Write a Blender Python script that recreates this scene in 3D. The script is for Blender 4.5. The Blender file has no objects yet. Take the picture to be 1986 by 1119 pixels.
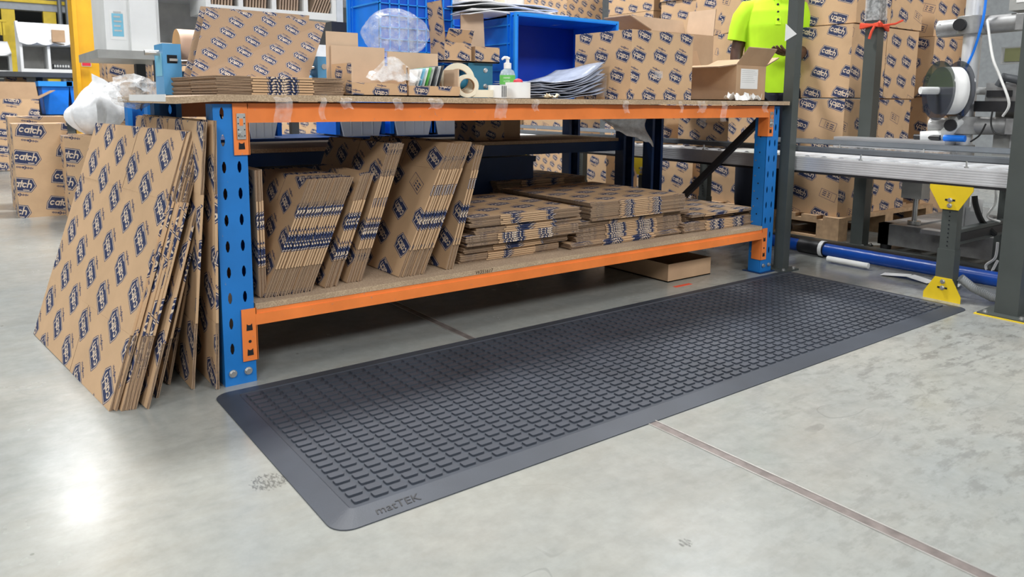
import bpy, math, random
from mathutils import Vector as V, Matrix
rnd = random.Random(7)
PI = math.pi
SC = bpy.context.scene
COL = SC.collection

# ------------------------------------------------------------------ camera
CAM = V((-.576, -2.1462, .8235)); YAW, PITCH, ROLL, FPX, CX0, CY0 = .6411, .1407, .0081, 1451.7, 993.0, 402.2
F_ = V((math.sin(YAW)*math.cos(PITCH), math.cos(YAW)*math.cos(PITCH), -math.sin(PITCH)))
_r = V((math.cos(YAW), -math.sin(YAW), 0)); _u = _r.cross(F_)
R_ = _r*math.cos(ROLL) + _u*math.sin(ROLL); U_ = _u*math.cos(ROLL) - _r*math.sin(ROLL)
cd = bpy.data.cameras.new('camera'); cam = bpy.data.objects.new('camera', cd); COL.objects.link(cam)
m = Matrix((R_, U_, -F_)).transposed().to_4x4(); m.translation = CAM; cam.matrix_world = m
cd.sensor_width = 36; cd.lens = FPX/1986*36; cd.shift_y = (CY0-559.5)/1986; cd.clip_start = .05; cd.clip_end = 200
cd.dof.use_dof = True; cd.dof.focus_distance = 2.9; cd.dof.aperture_fstop = 6.5
SC.camera = cam

# ------------------------------------------------------------------ world, lamps, exposure
w = bpy.data.worlds.new('hall_air'); SC.world = w; w.use_nodes = True
bg = w.node_tree.nodes['Background']; bg.inputs[0].default_value = (.86, .93, 1, 1); bg.inputs[1].default_value = .30
SC.view_settings.view_transform = 'Standard'; SC.view_settings.look = 'None'
SC.view_settings.exposure = -.35; SC.view_settings.gamma = 1; SC.view_settings.use_curve_mapping = False
def area(loc, sx, sy, power, col=(.985, .99, 1), rot=(0, 0, 0)):
    l = bpy.data.lights.new('bay_and_fill_lamp', 'AREA'); l.shape = 'RECTANGLE'; l.size = sx; l.size_y = sy
    l.energy = power; l.color = col
    o = bpy.data.objects.new('bay_and_fill_lamp', l); COL.objects.link(o); o.location = loc; o.rotation_euler = rot
    return o
area((1.3, 3.1, 7.4), .8, 1.3, 980)
area((.9, 14.2, 7.0), .7, 1.7, 190)
area((-5.2, 4.0, 7.4), 1.2, 1.8, 260)
area((-11.0, -2.0, 6.8), 2, 3, 650, rot=(0, math.radians(-45), 0))  # tilted fill, added to brighten faces turned to the left
area((-5.0, -9.0, 6.8), 3, 2, 780, rot=(math.radians(45), 0, 0))  # this and the next: tilted fills added to brighten the bench front
area((4.0, -9.0, 6.8), 3, 2, 680, rot=(math.radians(45), 0, 0))
area((7.5, -3.0, 7.4), 1.2, 1.8, 250)
area((7.5, 3.6, 7.4), .9, 1.6, 400)
area((-5.0, 10.0, 7.4), .9, 1.6, 350)
area((7.5, 11.0, 7.4), .9, 1.6, 400)
SC.cycles.diffuse_bounces = 3

# ------------------------------------------------------------------ pixel -> point on a real plane
def ray(u, v): return F_ + R_*((u-CX0)/FPX) - U_*((v-CY0)/FPX)
def at(u, v, x=None, y=None, z=None, d=None):
    r = ray(u, v)
    if d is not None: return CAM + r*d
    t = (x-CAM.x)/r.x if x is not None else (y-CAM.y)/r.y if y is not None else (z-CAM.z)/r.z
    return CAM + r*t

# ------------------------------------------------------------------ node maths
class X:
    def __init__(s, t, k): s.t, s.k = t, k
    def op(s, o, *a):
        n = s.t.nodes.new('ShaderNodeMath'); n.operation = o
        for i, q in enumerate((s,)+a):
            if isinstance(q, X): s.t.links.new(q.k, n.inputs[i])
            else: n.inputs[i].default_value = q
        return X(s.t, n.outputs[0])
    def __add__(s, o): return s.op('ADD', o)
    def __sub__(s, o): return s.op('SUBTRACT', o)
    def __mul__(s, o): return s.op('MULTIPLY', o)
    def __neg__(s): return s.op('MULTIPLY', -1.0)
    def abs(s): return s.op('ABSOLUTE')
    def mx(s, *o):
        for q in o: s = s.op('MAXIMUM', q)
        return s
    def mn(s, *o):
        for q in o: s = s.op('MINIMUM', q)
        return s
    def fr(s): return s.op('FRACT')
    def lt(s, v): return s.op('LESS_THAN', v)
    def gt(s, v): return s.op('GREATER_THAN', v)

def print_group():
    """flat print on the cartons: rows of tilted name badges, small script beside them, a few info boxes"""
    g = bpy.data.node_groups.new('carton_print', 'ShaderNodeTree')
    I = g.interface
    I.new_socket('Vector', in_out='INPUT', socket_type='NodeSocketVector')
    for nme in ('C', 'S', 'Script', 'Info'): I.new_socket(nme, in_out='INPUT', socket_type='NodeSocketFloat')
    for nme in ('Ink', 'Light'): I.new_socket(nme, in_out='OUTPUT', socket_type='NodeSocketFloat')
    gi = g.nodes.new('NodeGroupInput'); go = g.nodes.new('NodeGroupOutput')
    sp = g.nodes.new('ShaderNodeSeparateXYZ'); g.links.new(gi.outputs[0], sp.inputs[0])
    x0, y0 = X(g, sp.outputs[0]), X(g, sp.outputs[1]); C, S = X(g, gi.outputs['C']), X(g, gi.outputs['S'])
    x = x0*C + y0*S; y = y0*C - x0*S
    y = y*(1/.95); s = (x - y*.36)*(1/1.48)
    sf, tf = s.fr() - .5, y.fr() - .5
    dx = sf*1.48 + tf*.36; dy = tf*.95
    c17, s17 = math.cos(.30), math.sin(.30)
    u = dx*c17 - dy*s17; v = dx*s17 + dy*c17
    av = v.abs()
    d = (av - .265).mx(u*.873 + av*.489 - .436, -u - .47, u*-.93 + v*.37 - .435)
    outline = d.lt(0) * d.gt(-.023); fill = d.lt(-.042); gapz = d.lt(-.023)*d.gt(-.042)
    bu, bv, bav = u, v, av; u = u*1.0 + .012; v = v*.84; av = v.abs()
    q = u - v*.16
    def ring(cx, r=.058, h=.0195, cv=0.0):
        a = q - cx; b = v - cv
        return ((a*a + b*b).op('SQRT') - r).abs() - h
    def bar(cx, hw, cv, hh): return ((q - cx).abs() - hw).mx((v - cv).abs() - hh)
    def cee(cx): return ring(cx).mx((q - (cx+.015)).mn(av*-1.0 + .03))
    L = cee(-.285).mn(cee(.125), ring(-.115), bar(-.055, .019, 0, .08), bar(.012, .019, .03, .112), bar(.015, .055, .06, .018),
                      bar(.225, .019, .045, .125), ring(.282, .055).mx(-v), bar(.337, .019, -.04, .042), bar(.22, .10, -.155, .012))
    letter = L.lt(0)*fill; u, v, av = bu, bv, bav
    # small script line above each badge
    sv = v + .37; su = u
    scr = (sv.abs() - .030 - ((su*75.0).op('SINE')*.012)).mx(su.abs() - .27).lt(0) * ((su*22.0).fr()).lt(.7)
    dia = ((su.abs() + sv.abs()) - .06).abs().lt(.014)
    script = scr.mx(dia) * X(g, gi.outputs['Script'])
    # info box in a few cells
    wn = g.nodes.new('ShaderNodeTexWhiteNoise'); wn.noise_dimensions = '2D'
    cb = g.nodes.new('ShaderNodeCombineXYZ'); g.links.new(s.op('FLOOR').k, cb.inputs[0]); g.links.new(y.op('FLOOR').k, cb.inputs[1])
    g.links.new(cb.outputs[0], wn.inputs[0])
    isinfo = X(g, wn.outputs[0]).lt(X(g, gi.outputs['Info']))
    rb = (u.abs() - .42).mx(av - .2)
    info = (rb.lt(0)*rb.gt(-.018)).mx(((u + .12).abs() - .2).mx(av - .13).lt(0)*((v*11.0).fr().lt(.45))*((u*23.0).op('SINE').gt(-.6)), ((u - .16).abs().lt(.008)*av.lt(.15)))
    ink = outline.mx(fill*(letter*-1.0 + 1.0))
    ink = ink*(isinfo*-1.0 + 1.0) + info*isinfo
    ink = ink.mx(script)
    light = letter.mx(gapz)*(isinfo*-1.0 + 1.0)
    g.links.new(ink.k, go.inputs[0]); g.links.new(light.k, go.inputs[1])
    return g
PG = print_group()

# ------------------------------------------------------------------ materials
def newmat(name):
    mt = bpy.data.materials.new(name); mt.use_nodes = True
    return mt, mt.node_tree, mt.node_tree.nodes['Principled BSDF']
def mixc(t, fac, a, b, mode='MIX'):
    n = t.nodes.new('ShaderNodeMix'); n.data_type = 'RGBA'; n.blend_type = mode
    for i, q in ((0, fac), (6, a), (7, b)):
        if hasattr(q, 'is_linked') or hasattr(q, 'links'): t.links.new(q, n.inputs[i])
        elif i == 0: n.inputs[0].default_value = q
        else: n.inputs[i].default_value = (*q, 1) if len(q) == 3 else q
    return n.outputs[2]
def noise(t, scale, detail=3, vec=None, rough=.55, out=0):
    n = t.nodes.new('ShaderNodeTexNoise'); n.inputs['Scale'].default_value = scale; n.inputs['Detail'].default_value = detail
    n.inputs['Roughness'].default_value = rough
    if vec is not None: t.links.new(vec, n.inputs['Vector'])
    return n.outputs[out]
def ramp(t, k, stops):
    n = t.nodes.new('ShaderNodeValToRGB'); e = n.color_ramp.elements
    while len(e) < len(stops): e.new(.5)
    for i, (p, c) in enumerate(stops): e[i].position = p; e[i].color = (*c, 1) if isinstance(c, tuple) else (c, c, c, 1)
    t.links.new(k, n.inputs[0]); return n.outputs[0]
def coord(t, which='Object', scale=None):
    n = t.nodes.new('ShaderNodeTexCoord'); k = n.outputs[which]
    if scale:
        mp = t.nodes.new('ShaderNodeMapping'); mp.inputs['Scale'].default_value = scale; t.links.new(k, mp.inputs[0]); k = mp.outputs[0]
    return k
def bump(t, b, k, strength=.3, dist=.002):
    n = t.nodes.new('ShaderNodeBump'); n.inputs['Strength'].default_value = strength; n.inputs['Distance'].default_value = dist
    t.links.new(k, n.inputs['Height']); t.links.new(n.outputs[0], b.inputs['Normal'])
def plain(name, col, rough=.5, metal=0, wear=.12, wscale=12, alpha=None, trans=0, ior=1.45, coat=0, bumps=0, emit=0, spec=None):
    mt, t, b = newmat(name)
    k = noise(t, wscale, 4, coord(t)); r = ramp(t, k, ((.3, 1-wear), (.7, 1+wear*.4)))
    t.links.new(mixc(t, 1.0, col, r, 'MULTIPLY'), b.inputs['Base Color'])
    b.inputs['Roughness'].default_value = rough; b.inputs['Metallic'].default_value = metal
    b.inputs['Transmission Weight'].default_value = trans; b.inputs['IOR'].default_value = ior
    if spec is not None: b.inputs['Specular IOR Level'].default_value = spec
    if coat: b.inputs['Coat Weight'].default_value = coat
    if alpha is not None: b.inputs['Alpha'].default_value = alpha
    if bumps: bump(t, b, noise(t, wscale*6, 3, coord(t)), bumps)
    if emit: b.inputs['Emission Color'].default_value = (*col, 1); b.inputs['Emission Strength'].default_value = emit
    return mt
KRAFT = (.57, .375, .215)
def printed(name, L=.1, angle=0, script=1, info=0.0, kraft=KRAFT, ink=(.024, .036, .095)):
    mt, t, b = newmat(name)
    uv = coord(t, 'UV')
    g = t.nodes.new('ShaderNodeGroup'); g.node_tree = PG; t.links.new(uv, g.inputs[0])
    a = math.radians(angle)
    g.inputs['C'].default_value = math.cos(a)/L; g.inputs['S'].default_value = math.sin(a)/L
    g.inputs['Script'].default_value = script; g.inputs['Info'].default_value = info
    n1 = noise(t, 9, 4, uv); base = mixc(t, 1.0, kraft, ramp(t, n1, ((.3, .9), (.7, 1.06))), 'MULTIPLY')
    fib = noise(t, 1, 2, coord(t, 'UV', (900, 120, 1))); base = mixc(t, .25, base, mixc(t, fib, (.42, .27, .15), (.66, .46, .29)))
    c = mixc(t, g.outputs['Light'], base, (.66, .53, .40)); wearn = ramp(t, noise(t, 60, 5, uv), ((.25, .75), (.45, 1)))
    f = t.nodes.new('ShaderNodeMath'); f.operation = 'MULTIPLY'; t.links.new(g.outputs['Ink'], f.inputs[0]); t.links.new(wearn, f.inputs[1])
    c = mixc(t, f.outputs[0], c, ink)
    t.links.new(c, b.inputs['Base Color']); b.inputs['Roughness'].default_value = .62; b.inputs['Specular IOR Level'].default_value = .35
    return mt
def corr_edge():
    mt, t, b = newmat('corrugated_edge')
    uv = coord(t, 'UV')
    wv = t.nodes.new('ShaderNodeTexWave'); wv.inputs['Scale'].default_value = 38; wv.inputs['Distortion'].default_value = 1.5; wv.inputs['Detail'].default_value = 2
    t.links.new(uv, wv.inputs['Vector'])
    c = mixc(t, wv.outputs[1], (.105, .068, .042), (.40, .285, .185)); c = mixc(t, noise(t, 160, 2, uv), c, (.30, .20, .13))
    t.links.new(c, b.inputs['Base Color']); b.inputs['Roughness'].default_value = .9; bump(t, b, wv.outputs[1], .4, .001)
    return mt
def chip(name, c1, c2, sc=90):
    mt, t, b = newmat(name); k = coord(t)
    v = t.nodes.new('ShaderNodeTexVoronoi'); v.inputs['Scale'].default_value = sc*2.2; t.links.new(k, v.inputs['Vector'])
    c = mixc(t, noise(t, sc, 5, k, .75), c1, c2); c = mixc(t, .45, c, mixc(t, v.outputs['Distance'], (.14, .08, .04), (.8, .62, .42)))
    c = mixc(t, ramp(t, noise(t, 3, 4, k), ((.45, 0.0), (.7, .5))), c, (.22, .15, .10))
    t.links.new(c, b.inputs['Base Color']); b.inputs['Roughness'].default_value = .75; bump(t, b, noise(t, sc*2, 3, k), .5, .002)
    return mt
MARKS = []
for u_, v_, r_, a_ in ((521, 935, .034, .75), (1330, 1053, .012, .7)):
    q_ = at(u_, v_, z=0); MARKS.append((q_.x, q_.y, r_, a_))
def concrete():
    mt, t, b = newmat('worn_polished_concrete'); k = coord(t)
    base = mixc(t, ramp(t, noise(t, .7, 5, k), ((.35, 0.0), (.7, 1.0))), (.262, .282, .275), (.360, .355, .312))
    base = mixc(t, ramp(t, noise(t, 2.1, 3, k), ((.5, 0.0), (.75, .25))), base, (.45, .40, .33))
    streak = noise(t, 1, 6, coord(t, 'Object', (3, 26, 1)), .7)
    base = mixc(t, ramp(t, streak, ((.5, 0.0), (.8, .35))), base, (.25, .26, .25))
    # scuffs: sparse dark rubber marks, thicker towards the right-hand aisle
    sp = t.nodes.new('ShaderNodeSeparateXYZ'); t.links.new(k, sp.inputs[0])
    aisle = X(t, sp.outputs[0]) - X(t, sp.outputs[1])*.55
    am = ramp(t, (aisle*.22).k, ((.25, .10), (.62, 1.0)))
    mk = ramp(t, noise(t, 1, 7, coord(t, 'Object', (11, 26, 1)), .72), ((.50, 0.0), (.60, 1.0)))
    pat = ramp(t, noise(t, 1.7, 3, k), ((.38, 0.0), (.58, 1.0)))
    f = X(t, mk)*X(t, pat)*X(t, am)*.62
    base = mixc(t, f.k, base, (.115, .11, .10))
    for (mx_, my_, mr, amt) in MARKS:
        dd = ((X(t, sp.outputs[0]) - mx_)*(X(t, sp.outputs[0]) - mx_) + (X(t, sp.outputs[1]) - my_)*(X(t, sp.outputs[1]) - my_)).op('SQRT')
        wob = X(t, noise(t, 1, 5, coord(t, 'Object', (170, 60, 1)), .8))
        base = mixc(t, ((wob*mr*2.0 - dd).gt(0)*wob.gt(.5)*amt).k, base, (.07, .07, .065))
    fine = ramp(t, noise(t, 22, 6, k, .7), ((.3, .86), (.7, 1.06))); base = mixc(t, 1.0, base, fine, 'MULTIPLY')
    sm = ramp(t, noise(t, 1, 5, coord(t, 'Object', (4, 9, 1)), .65), ((.48, 0.0), (.72, .42))); base = mixc(t, sm, base, (.26, .25, .215))
    spk = t.nodes.new('ShaderNodeTexVoronoi'); spk.inputs['Scale'].default_value = 7; t.links.new(k, spk.inputs['Vector'])
    base = mixc(t, (X(t, spk.outputs['Distance']).lt(.035)*.6).k, base, (.10, .10, .09))
    scr = noise(t, 1, 2, coord(t, 'Object', (1.3, 2.6, 1)), .5)
    line = ((X(t, scr) - .5).abs().lt(.0012))*ramp_x(t, noise(t, 3.1, 1, k))
    base = mixc(t, (line*.35).k, base, (.16, .16, .15))
    t.links.new(base, b.inputs['Base Color'])
    rr = ramp(t, noise(t, 5, 5, k), ((.3, .17), (.75, .30))); t.links.new(rr, b.inputs['Roughness'])
    b.inputs['Specular IOR Level'].default_value = .5
    bump(t, b, noise(t, 14, 5, k), .10, .004)
    return mt
def ramp_x(t, k): return X(t, ramp(t, k, ((.5, 0.0), (.6, 1.0))))
def painted(name, col, chips=(.25, .25, .25), rough=.38, amt=.66):
    mt, t, b = newmat(name); k = coord(t)
    base = mixc(t, 1.0, col, ramp(t, noise(t, 7, 4, k), ((.3, .86), (.7, 1.06))), 'MULTIPLY')
    f = ramp(t, noise(t, 55, 6, k, .7), ((amt, 0.0), (amt+.03, .8))); base = mixc(t, f, base, chips)
    t.links.new(base, b.inputs['Base Color']); b.inputs['Roughness'].default_value = rough
    return mt
def rubber(name, col):
    mt, t, b = newmat(name); k = coord(t)
    base = mixc(t, ramp(t, noise(t, 4, 5, k), ((.35, 0.0), (.7, 1.0))), col, tuple(c*1.5 for c in col))
    t.links.new(base, b.inputs['Base Color']); b.inputs['Roughness'].default_value = .48
    bump(t, b, noise(t, 420, 3, k), .35, .0006)
    return mt
def film(name, col, alpha=.35, rough=.12):
    mt, t, b = newmat(name); k = coord(t)
    b.inputs['Base Color'].default_value = (*col, 1); b.inputs['Roughness'].default_value = rough
    a = ramp(t, noise(t, 45, 4, k), ((.35, alpha*.45), (.65, min(1, alpha*1.5)))); t.links.new(a, b.inputs['Alpha'])
    bump(t, b, noise(t, 60, 3, k), .7, .004)
    return mt
def ribbed(name, col, n=60, axis=(0, 0, 1), rough=.35, metal=0, depth=.5):
    mt, t, b = newmat(name)
    wv = t.nodes.new('ShaderNodeTexWave'); wv.bands_direction = 'Z' if axis[2] else ('X' if axis[0] else 'Y'); wv.inputs['Scale'].default_value = n
    t.links.new(coord(t), wv.inputs['Vector'])
    t.links.new(mixc(t, wv.outputs[1], tuple(c*.72 for c in col), col), b.inputs['Base Color'])
    b.inputs['Roughness'].default_value = rough; b.inputs['Metallic'].default_value = metal; bump(t, b, wv.outputs[1], depth, .002)
    return mt

M = dict(
    floor=concrete(), edge=corr_edge(),
    kraft=plain('plain_kraft', (.50, .33, .20), .75, wear=.1, wscale=9, spec=.3),
    kraft_light=plain('pale_kraft', (.62, .45, .31), .75, wear=.08, spec=.3),
    p_lean=printed('print_upright', .122, 160), p_row=printed('print_row', .10, 172), p_rowd=printed('print_row_tilted', .112, 172, 0, .06), p_big=printed('print_big', .185, 8), p_mini=printed('print_mini', .062, 190),
    p_flat=printed('print_flat', .115, 90), p_small=printed('print_small', .09, -8), p_top=printed('print_top', .085, 196),
    p_box=printed('print_box', .13, 0, 0, .14), p_box2=printed('print_box_turned', .13, 180, 0, .14), p_boxs=printed('print_box_script', .12, 0, 1, 0),
    p_dark=printed('print_faded', .085, 168), p_tiny=printed('print_tiny', .07, -6),
    chip=chip('chipboard', (.27, .185, .125), (.42, .31, .22)), chip2=chip('chipboard_edge', (.30, .19, .10), (.60, .45, .29), 110),
    blue=painted('blue_enamel', (.012, .185, .56)), orange=painted('orange_enamel', (.88, .235, .050)),
    navy=painted('navy_and_shaded_blue', (.008, .035, .12), amt=.72),
    zinc=plain('zinc', (.62, .62, .60), .35, .85), dark=plain('black_plastic', (.015, .015, .017), .45), hole=plain('dark_inside', (.01, .012, .016), .9),
    mat=rubber('mat_rubber', (.030, .036, .047)), pad=rubber('pad_rubber', (.035, .041, .053)),
    grey_post=painted('grey_green_enamel', (.070, .080, .075), (.3, .3, .3), .42, .74),
    yellow=painted('yellow_enamel', (.84, .60, .02), (.4, .35, .2), .4, .72), ochre=painted('column_yellow', (.80, .42, .012), (.8, .6, .4), .42, .75),
    alu=plain('aluminium', (.72, .73, .745), .36, .35, wear=.1), chrome=plain('chrome', (.8, .8, .8), .08, 1.0, wear=.03),
    alurib=ribbed('ribbed_aluminium', (.66, .67, .69), 14, rough=.35, metal=.6), cast=plain('cast_aluminium', (.36, .36, .355), .45, .5, wear=.3),
    railgrey=plain('rail_grey', (.20, .22, .24), .4, .3), beltgrey=plain('belt_grey', (.055, .062, .06), .4, wear=.3, wscale=5),
    white=plain('white_laminate', (.78, .79, .78), .45, wear=.07, wscale=5), offwhite=plain('grey_white', (.55, .56, .55), .55),
    paper=plain('white_paper', (.82, .82, .80), .7, wear=.05), cream=plain('tape_cream', (.80, .74, .58), .35, wear=.06),
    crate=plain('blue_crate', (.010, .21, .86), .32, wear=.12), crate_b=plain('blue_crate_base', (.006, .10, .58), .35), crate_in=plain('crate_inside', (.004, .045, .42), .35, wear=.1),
    crate_l=plain('pale_blue_crate', (.03, .30, .86), .3, wear=.06), mach=plain('machine_blue', (.10, .34, .62), .42, wear=.1),
    teal=plain('machine_teal', (.035, .18, .28), .42), roll=plain('kraft_roll', (.86, .58, .42), .5, wear=.06), rollside=plain('roll_end', (.62, .33, .13), .7),
    bubble=film('clear_film', (.86, .9, .93), .22, .08), cling=film('stretch_film', (.85, .86, .86), .34), tape=film('clear_tape', (.9, .84, .8), .20, .15),
    mailer=plain('grey_mailer', (.36, .40, .50), .28, wear=.35, wscale=16, bumps=.5), mailer_w=plain('white_mailer', (.88, .89, .90), .35, wear=.15, wscale=20, bumps=.5),
    bubwrap=plain('frosted_foam', (.80, .81, .82), .5, wear=.3, wscale=40, bumps=.8),
    green=plain('label_green', (.13, .50, .10), .5), gel=plain('clear_gel', (.75, .88, .9), .08, alpha=.45), red=plain('red_cap', (.65, .03, .06), .4), redtape=plain('orange_red_tape', (.85, .09, .04), .5),
    hivis=plain('hi_vis_jersey', (.52, .88, .02), .8, wear=.1, wscale=7, bumps=.2), skin=plain('brown_skin', (.075, .032, .018), .5), hair=plain('black_hair', (.008, .007, .007), .7),
    trouser=plain('navy_trousers', (.008, .010, .020), .85), pipe=plain('blue_pipe', (.006, .065, .36), .3, wear=.15), wood=plain('pallet_wood', (.50, .33, .19), .8, wear=.25, wscale=25),
    conduit=ribbed('grey_conduit', (.42, .44, .46), 60, (0, 1, 0), .4), cable_w=plain('white_cable', (.75, .75, .72), .4), cable_k=plain('black_cable', (.012, .012, .012), .4),
    olive=plain('olive_panel', (.24, .25, .12), .35), machgrey=plain('machine_grey', (.36, .36, .34), .45), clearblack=plain('smoked_disc', (.03, .035, .05), .1, alpha=.6),
    screen=plain('pale_blue_sign', (.22, .55, .72), .4), steel=plain('floor_strip_steel', (.24, .205, .19), .42, .35, wear=.35, wscale=30), steel_l=plain('strip_edge_steel', (.62, .60, .57), .3, .6, wear=.2),
    wallm=plain('cladding_grey', (.33, .35, .36), .7), ceil=plain('ceiling_white', (.60, .62, .64), .8), teal_b=plain('teal_blob', (.02, .45, .38), .4), marker=plain('marker_ink', (.06, .035, .02), .7),
    brownk=plain('envelope_brown', (.45, .33, .24), .7), slate=plain('dark_slate', (.05, .055, .06), .6), stain=plain('shoe', (.02, .02, .02), .5),
    cavity_back=plain('station_cavity', (.74, .74, .71), .7), mezz=plain('mezzanine_grey', (.42, .45, .50), .6),
)

# ------------------------------------------------------------------ mesh builder (world coordinates)
def wloc(o):
    p = V((0, 0, 0))
    while o: p += o.location; o = o.parent
    return p
class MB:
    def __init__(s): s.v = []; s.f = []; s.mi = []; s.uv = []; s.mats = []; s.sm = []
    def mat(s, mk):
        if mk not in s.mats: s.mats.append(mk)
        return s.mats.index(mk)
    def face(s, pts, mk, uvs=None, up=None, off=(0, 0), sm=False):
        pts = [V(p) for p in pts]; i0 = len(s.v); s.v += pts; s.f.append(list(range(i0, i0+len(pts)))); s.mi.append(s.mat(mk)); s.sm.append(sm)
        if uvs is None:
            n = (pts[1]-pts[0]).cross(pts[2]-pts[0])
            n = n.normalized() if n.length > 1e-12 else V((0, 0, 1))
            upv = V(up) if up is not None else (V((0, 0, 1)) if abs(n.z) < .9 else V((0, 1, 0)))
            vv = upv - n*upv.dot(n)
            vv = vv.normalized() if vv.length > 1e-6 else V((1, 0, 0)).cross(n).normalized()
            uu = vv.cross(n)
            uvs = [(p.dot(uu)+off[0], p.dot(vv)+off[1]) for p in pts]
        s.uv += uvs
    def hexa(s, c, mk, side=None, up=None, off=(0, 0), sides=None):
        """c: 8 corners, bottom ring ccw then top ring; mk top+bottom, side material"""
        side = side or mk; sides = sides or (side,)*4
        s.face([c[3], c[2], c[1], c[0]], mk, up=up, off=off); s.face(c[4:8], mk, up=up, off=off)
        for i in range(4):
            j = (i+1) % 4; s.face([c[i], c[j], c[j+4], c[i+4]], sides[i], up=up, off=off)
        return s
    def box(s, a, b, mk, side=None, **k):
        x0, y0, z0 = (min(a[i], b[i]) for i in range(3)); x1, y1, z1 = (max(a[i], b[i]) for i in range(3))
        return s.hexa([V(p) for p in ((x0, y0, z0), (x1, y0, z0), (x1, y1, z0), (x0, y1, z0), (x0, y0, z1), (x1, y0, z1), (x1, y1, z1), (x0, y1, z1))], mk, side, **k)
    def obox(s, o, ax, ay, az, mk, side=None, **k):
        o, ax, ay, az = V(o), V(ax), V(ay), V(az)
        return s.hexa([o, o+ax, o+ax+ay, o+ay, o+az, o+ax+az, o+ax+ay+az, o+ay+az], mk, side, **k)
    def bar(s, a, b, wd, h, mk, up=(0, 0, 1)):
        a, b = V(a), V(b); d = (b-a).normalized(); sx = d.cross(V(up)); sx = sx.normalized() if sx.length > 1e-5 else V((1, 0, 0)); uz = sx.cross(d)
        o = a - sx*wd/2 - uz*h/2
        return s.obox(o, sx*wd, b-a, uz*h, mk)
    def prism(s, pts, ext, mk, side=None):
        """planar polygon extruded by vector ext"""
        pts = [V(p) for p in pts]; e = V(ext); n = V((0, 0, 0))
        for i in range(len(pts)): n += (pts[i]-pts[0]).cross(pts[(i+1) % len(pts)]-pts[0])
        if n.dot(e) < 0: pts = pts[::-1]
        s.face(pts[::-1], mk); s.face([p+e for p in pts], mk)
        for i in range(len(pts)):
            j = (i+1) % len(pts); s.face([pts[i], pts[j], pts[j]+e, pts[i]+e], side or mk)
        return s
    def cyl(s, a, b, r, mk, n=16, r2=None, cap=None, sm=True, inner=0):
        a, b = V(a), V(b); d = (b-a).normalized(); x = d.orthogonal().normalized(); y = d.cross(x); r2 = r if r2 is None else r2
        A = [a+(x*math.cos(2*PI*i/n)+y*math.sin(2*PI*i/n))*r for i in range(n)]; B = [b+(x*math.cos(2*PI*i/n)+y*math.sin(2*PI*i/n))*r2 for i in range(n)]
        for i in range(n): j = (i+1) % n; s.face([A[i], A[j], B[j], B[i]], mk, sm=sm)
        if inner:
            f = inner/r; A2 = [a+(p-a)*f for p in A]; B2 = [b+(p-b)*f for p in B]
            for i in range(n):
                j = (i+1) % n; s.face([A2[j], A2[i], B2[i], B2[j]], cap or mk, sm=sm)
                s.face([A[j], A[i], A2[i], A2[j]], cap or mk); s.face([B[i], B[j], B2[j], B2[i]], cap or mk)
        else: s.face(A[::-1], cap or mk); s.face(B, cap or mk)
        return s
    def tube(s, pts, r, mk, n=8):
        pts = [V(p) for p in pts]; rings = []; x = None
        for i, p in enumerate(pts):
            d = (pts[min(i+1, len(pts)-1)]-pts[max(i-1, 0)]).normalized()
            x = d.orthogonal().normalized() if x is None else (x - d*x.dot(d)).normalized()
            y = d.cross(x); rr = r[i] if isinstance(r, (list, tuple)) else r
            rings.append([p+(x*math.cos(2*PI*k/n)+y*math.sin(2*PI*k/n))*rr for k in range(n)])
        for A, B in zip(rings, rings[1:]):
            for k in range(n): j = (k+1) % n; s.face([A[k], A[j], B[j], B[k]], mk, sm=True)
        s.face(rings[0][::-1], mk); s.face(rings[-1], mk)
        return s
    def lathe(s, c, prof, mk, n=20, axis=(0, 0, 1)):
        c = V(c); d = V(axis).normalized(); x = d.orthogonal().normalized(); y = d.cross(x)
        R = [[c+d*h+(x*math.cos(2*PI*k/n)+y*math.sin(2*PI*k/n))*max(r, 1e-4) for k in range(n)] for r, h in prof]
        for A, B in zip(R, R[1:]):
            for k in range(n): j = (k+1) % n; s.face([A[k], A[j], B[j], B[k]], mk, sm=True)
        return s
    def grid(s, fn, nu, nv, mk, sm=True):
        P = [[V(fn(i/nu, j/nv)) for j in range(nv+1)] for i in range(nu+1)]
        for i in range(nu):
            for j in range(nv): s.face([P[i][j], P[i+1][j], P[i+1][j+1], P[i][j+1]], mk, uvs=[(i/nu, j/nv), ((i+1)/nu, j/nv), ((i+1)/nu, (j+1)/nv), (i/nu, (j+1)/nv)], sm=sm)
        return s
    def build(s, name, parent=None, origin=None, weld=False, bevel=0, solid=0, sub=0):
        me = bpy.data.meshes.new(name)
        if parent is not None: base = wloc(parent); org = V((0, 0, 0))
        else:
            if origin is None:
                xs = [p.x for p in s.v]; ys = [p.y for p in s.v]; zs = [p.z for p in s.v]
                origin = ((min(xs)+max(xs))/2, (min(ys)+max(ys))/2, min(zs))
            base = V(origin); org = base
        me.from_pydata([tuple(p-base) for p in s.v], [], s.f)
        for mk in s.mats: me.materials.append(M[mk])
        me.polygons.foreach_set('material_index', s.mi); me.polygons.foreach_set('use_smooth', s.sm)
        ul = me.uv_layers.new(name='uv'); ul.data.foreach_set('uv', [c for q in s.uv for c in q])
        me.update()
        o = bpy.data.objects.new(name, me); COL.objects.link(o); o.location = org
        if parent is not None: o.parent = parent
        if weld or any(s.sm):
            import bmesh
            bm = bmesh.new(); bm.from_mesh(me); bmesh.ops.remove_doubles(bm, verts=bm.verts, dist=1e-5); bm.to_mesh(me); bm.free()
            if any(s.sm) and hasattr(me, 'set_sharp_from_angle'): me.set_sharp_from_angle(angle=math.radians(40))
        if solid: md = o.modifiers.new('thickness', 'SOLIDIFY'); md.thickness = solid; md.offset = -1
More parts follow.
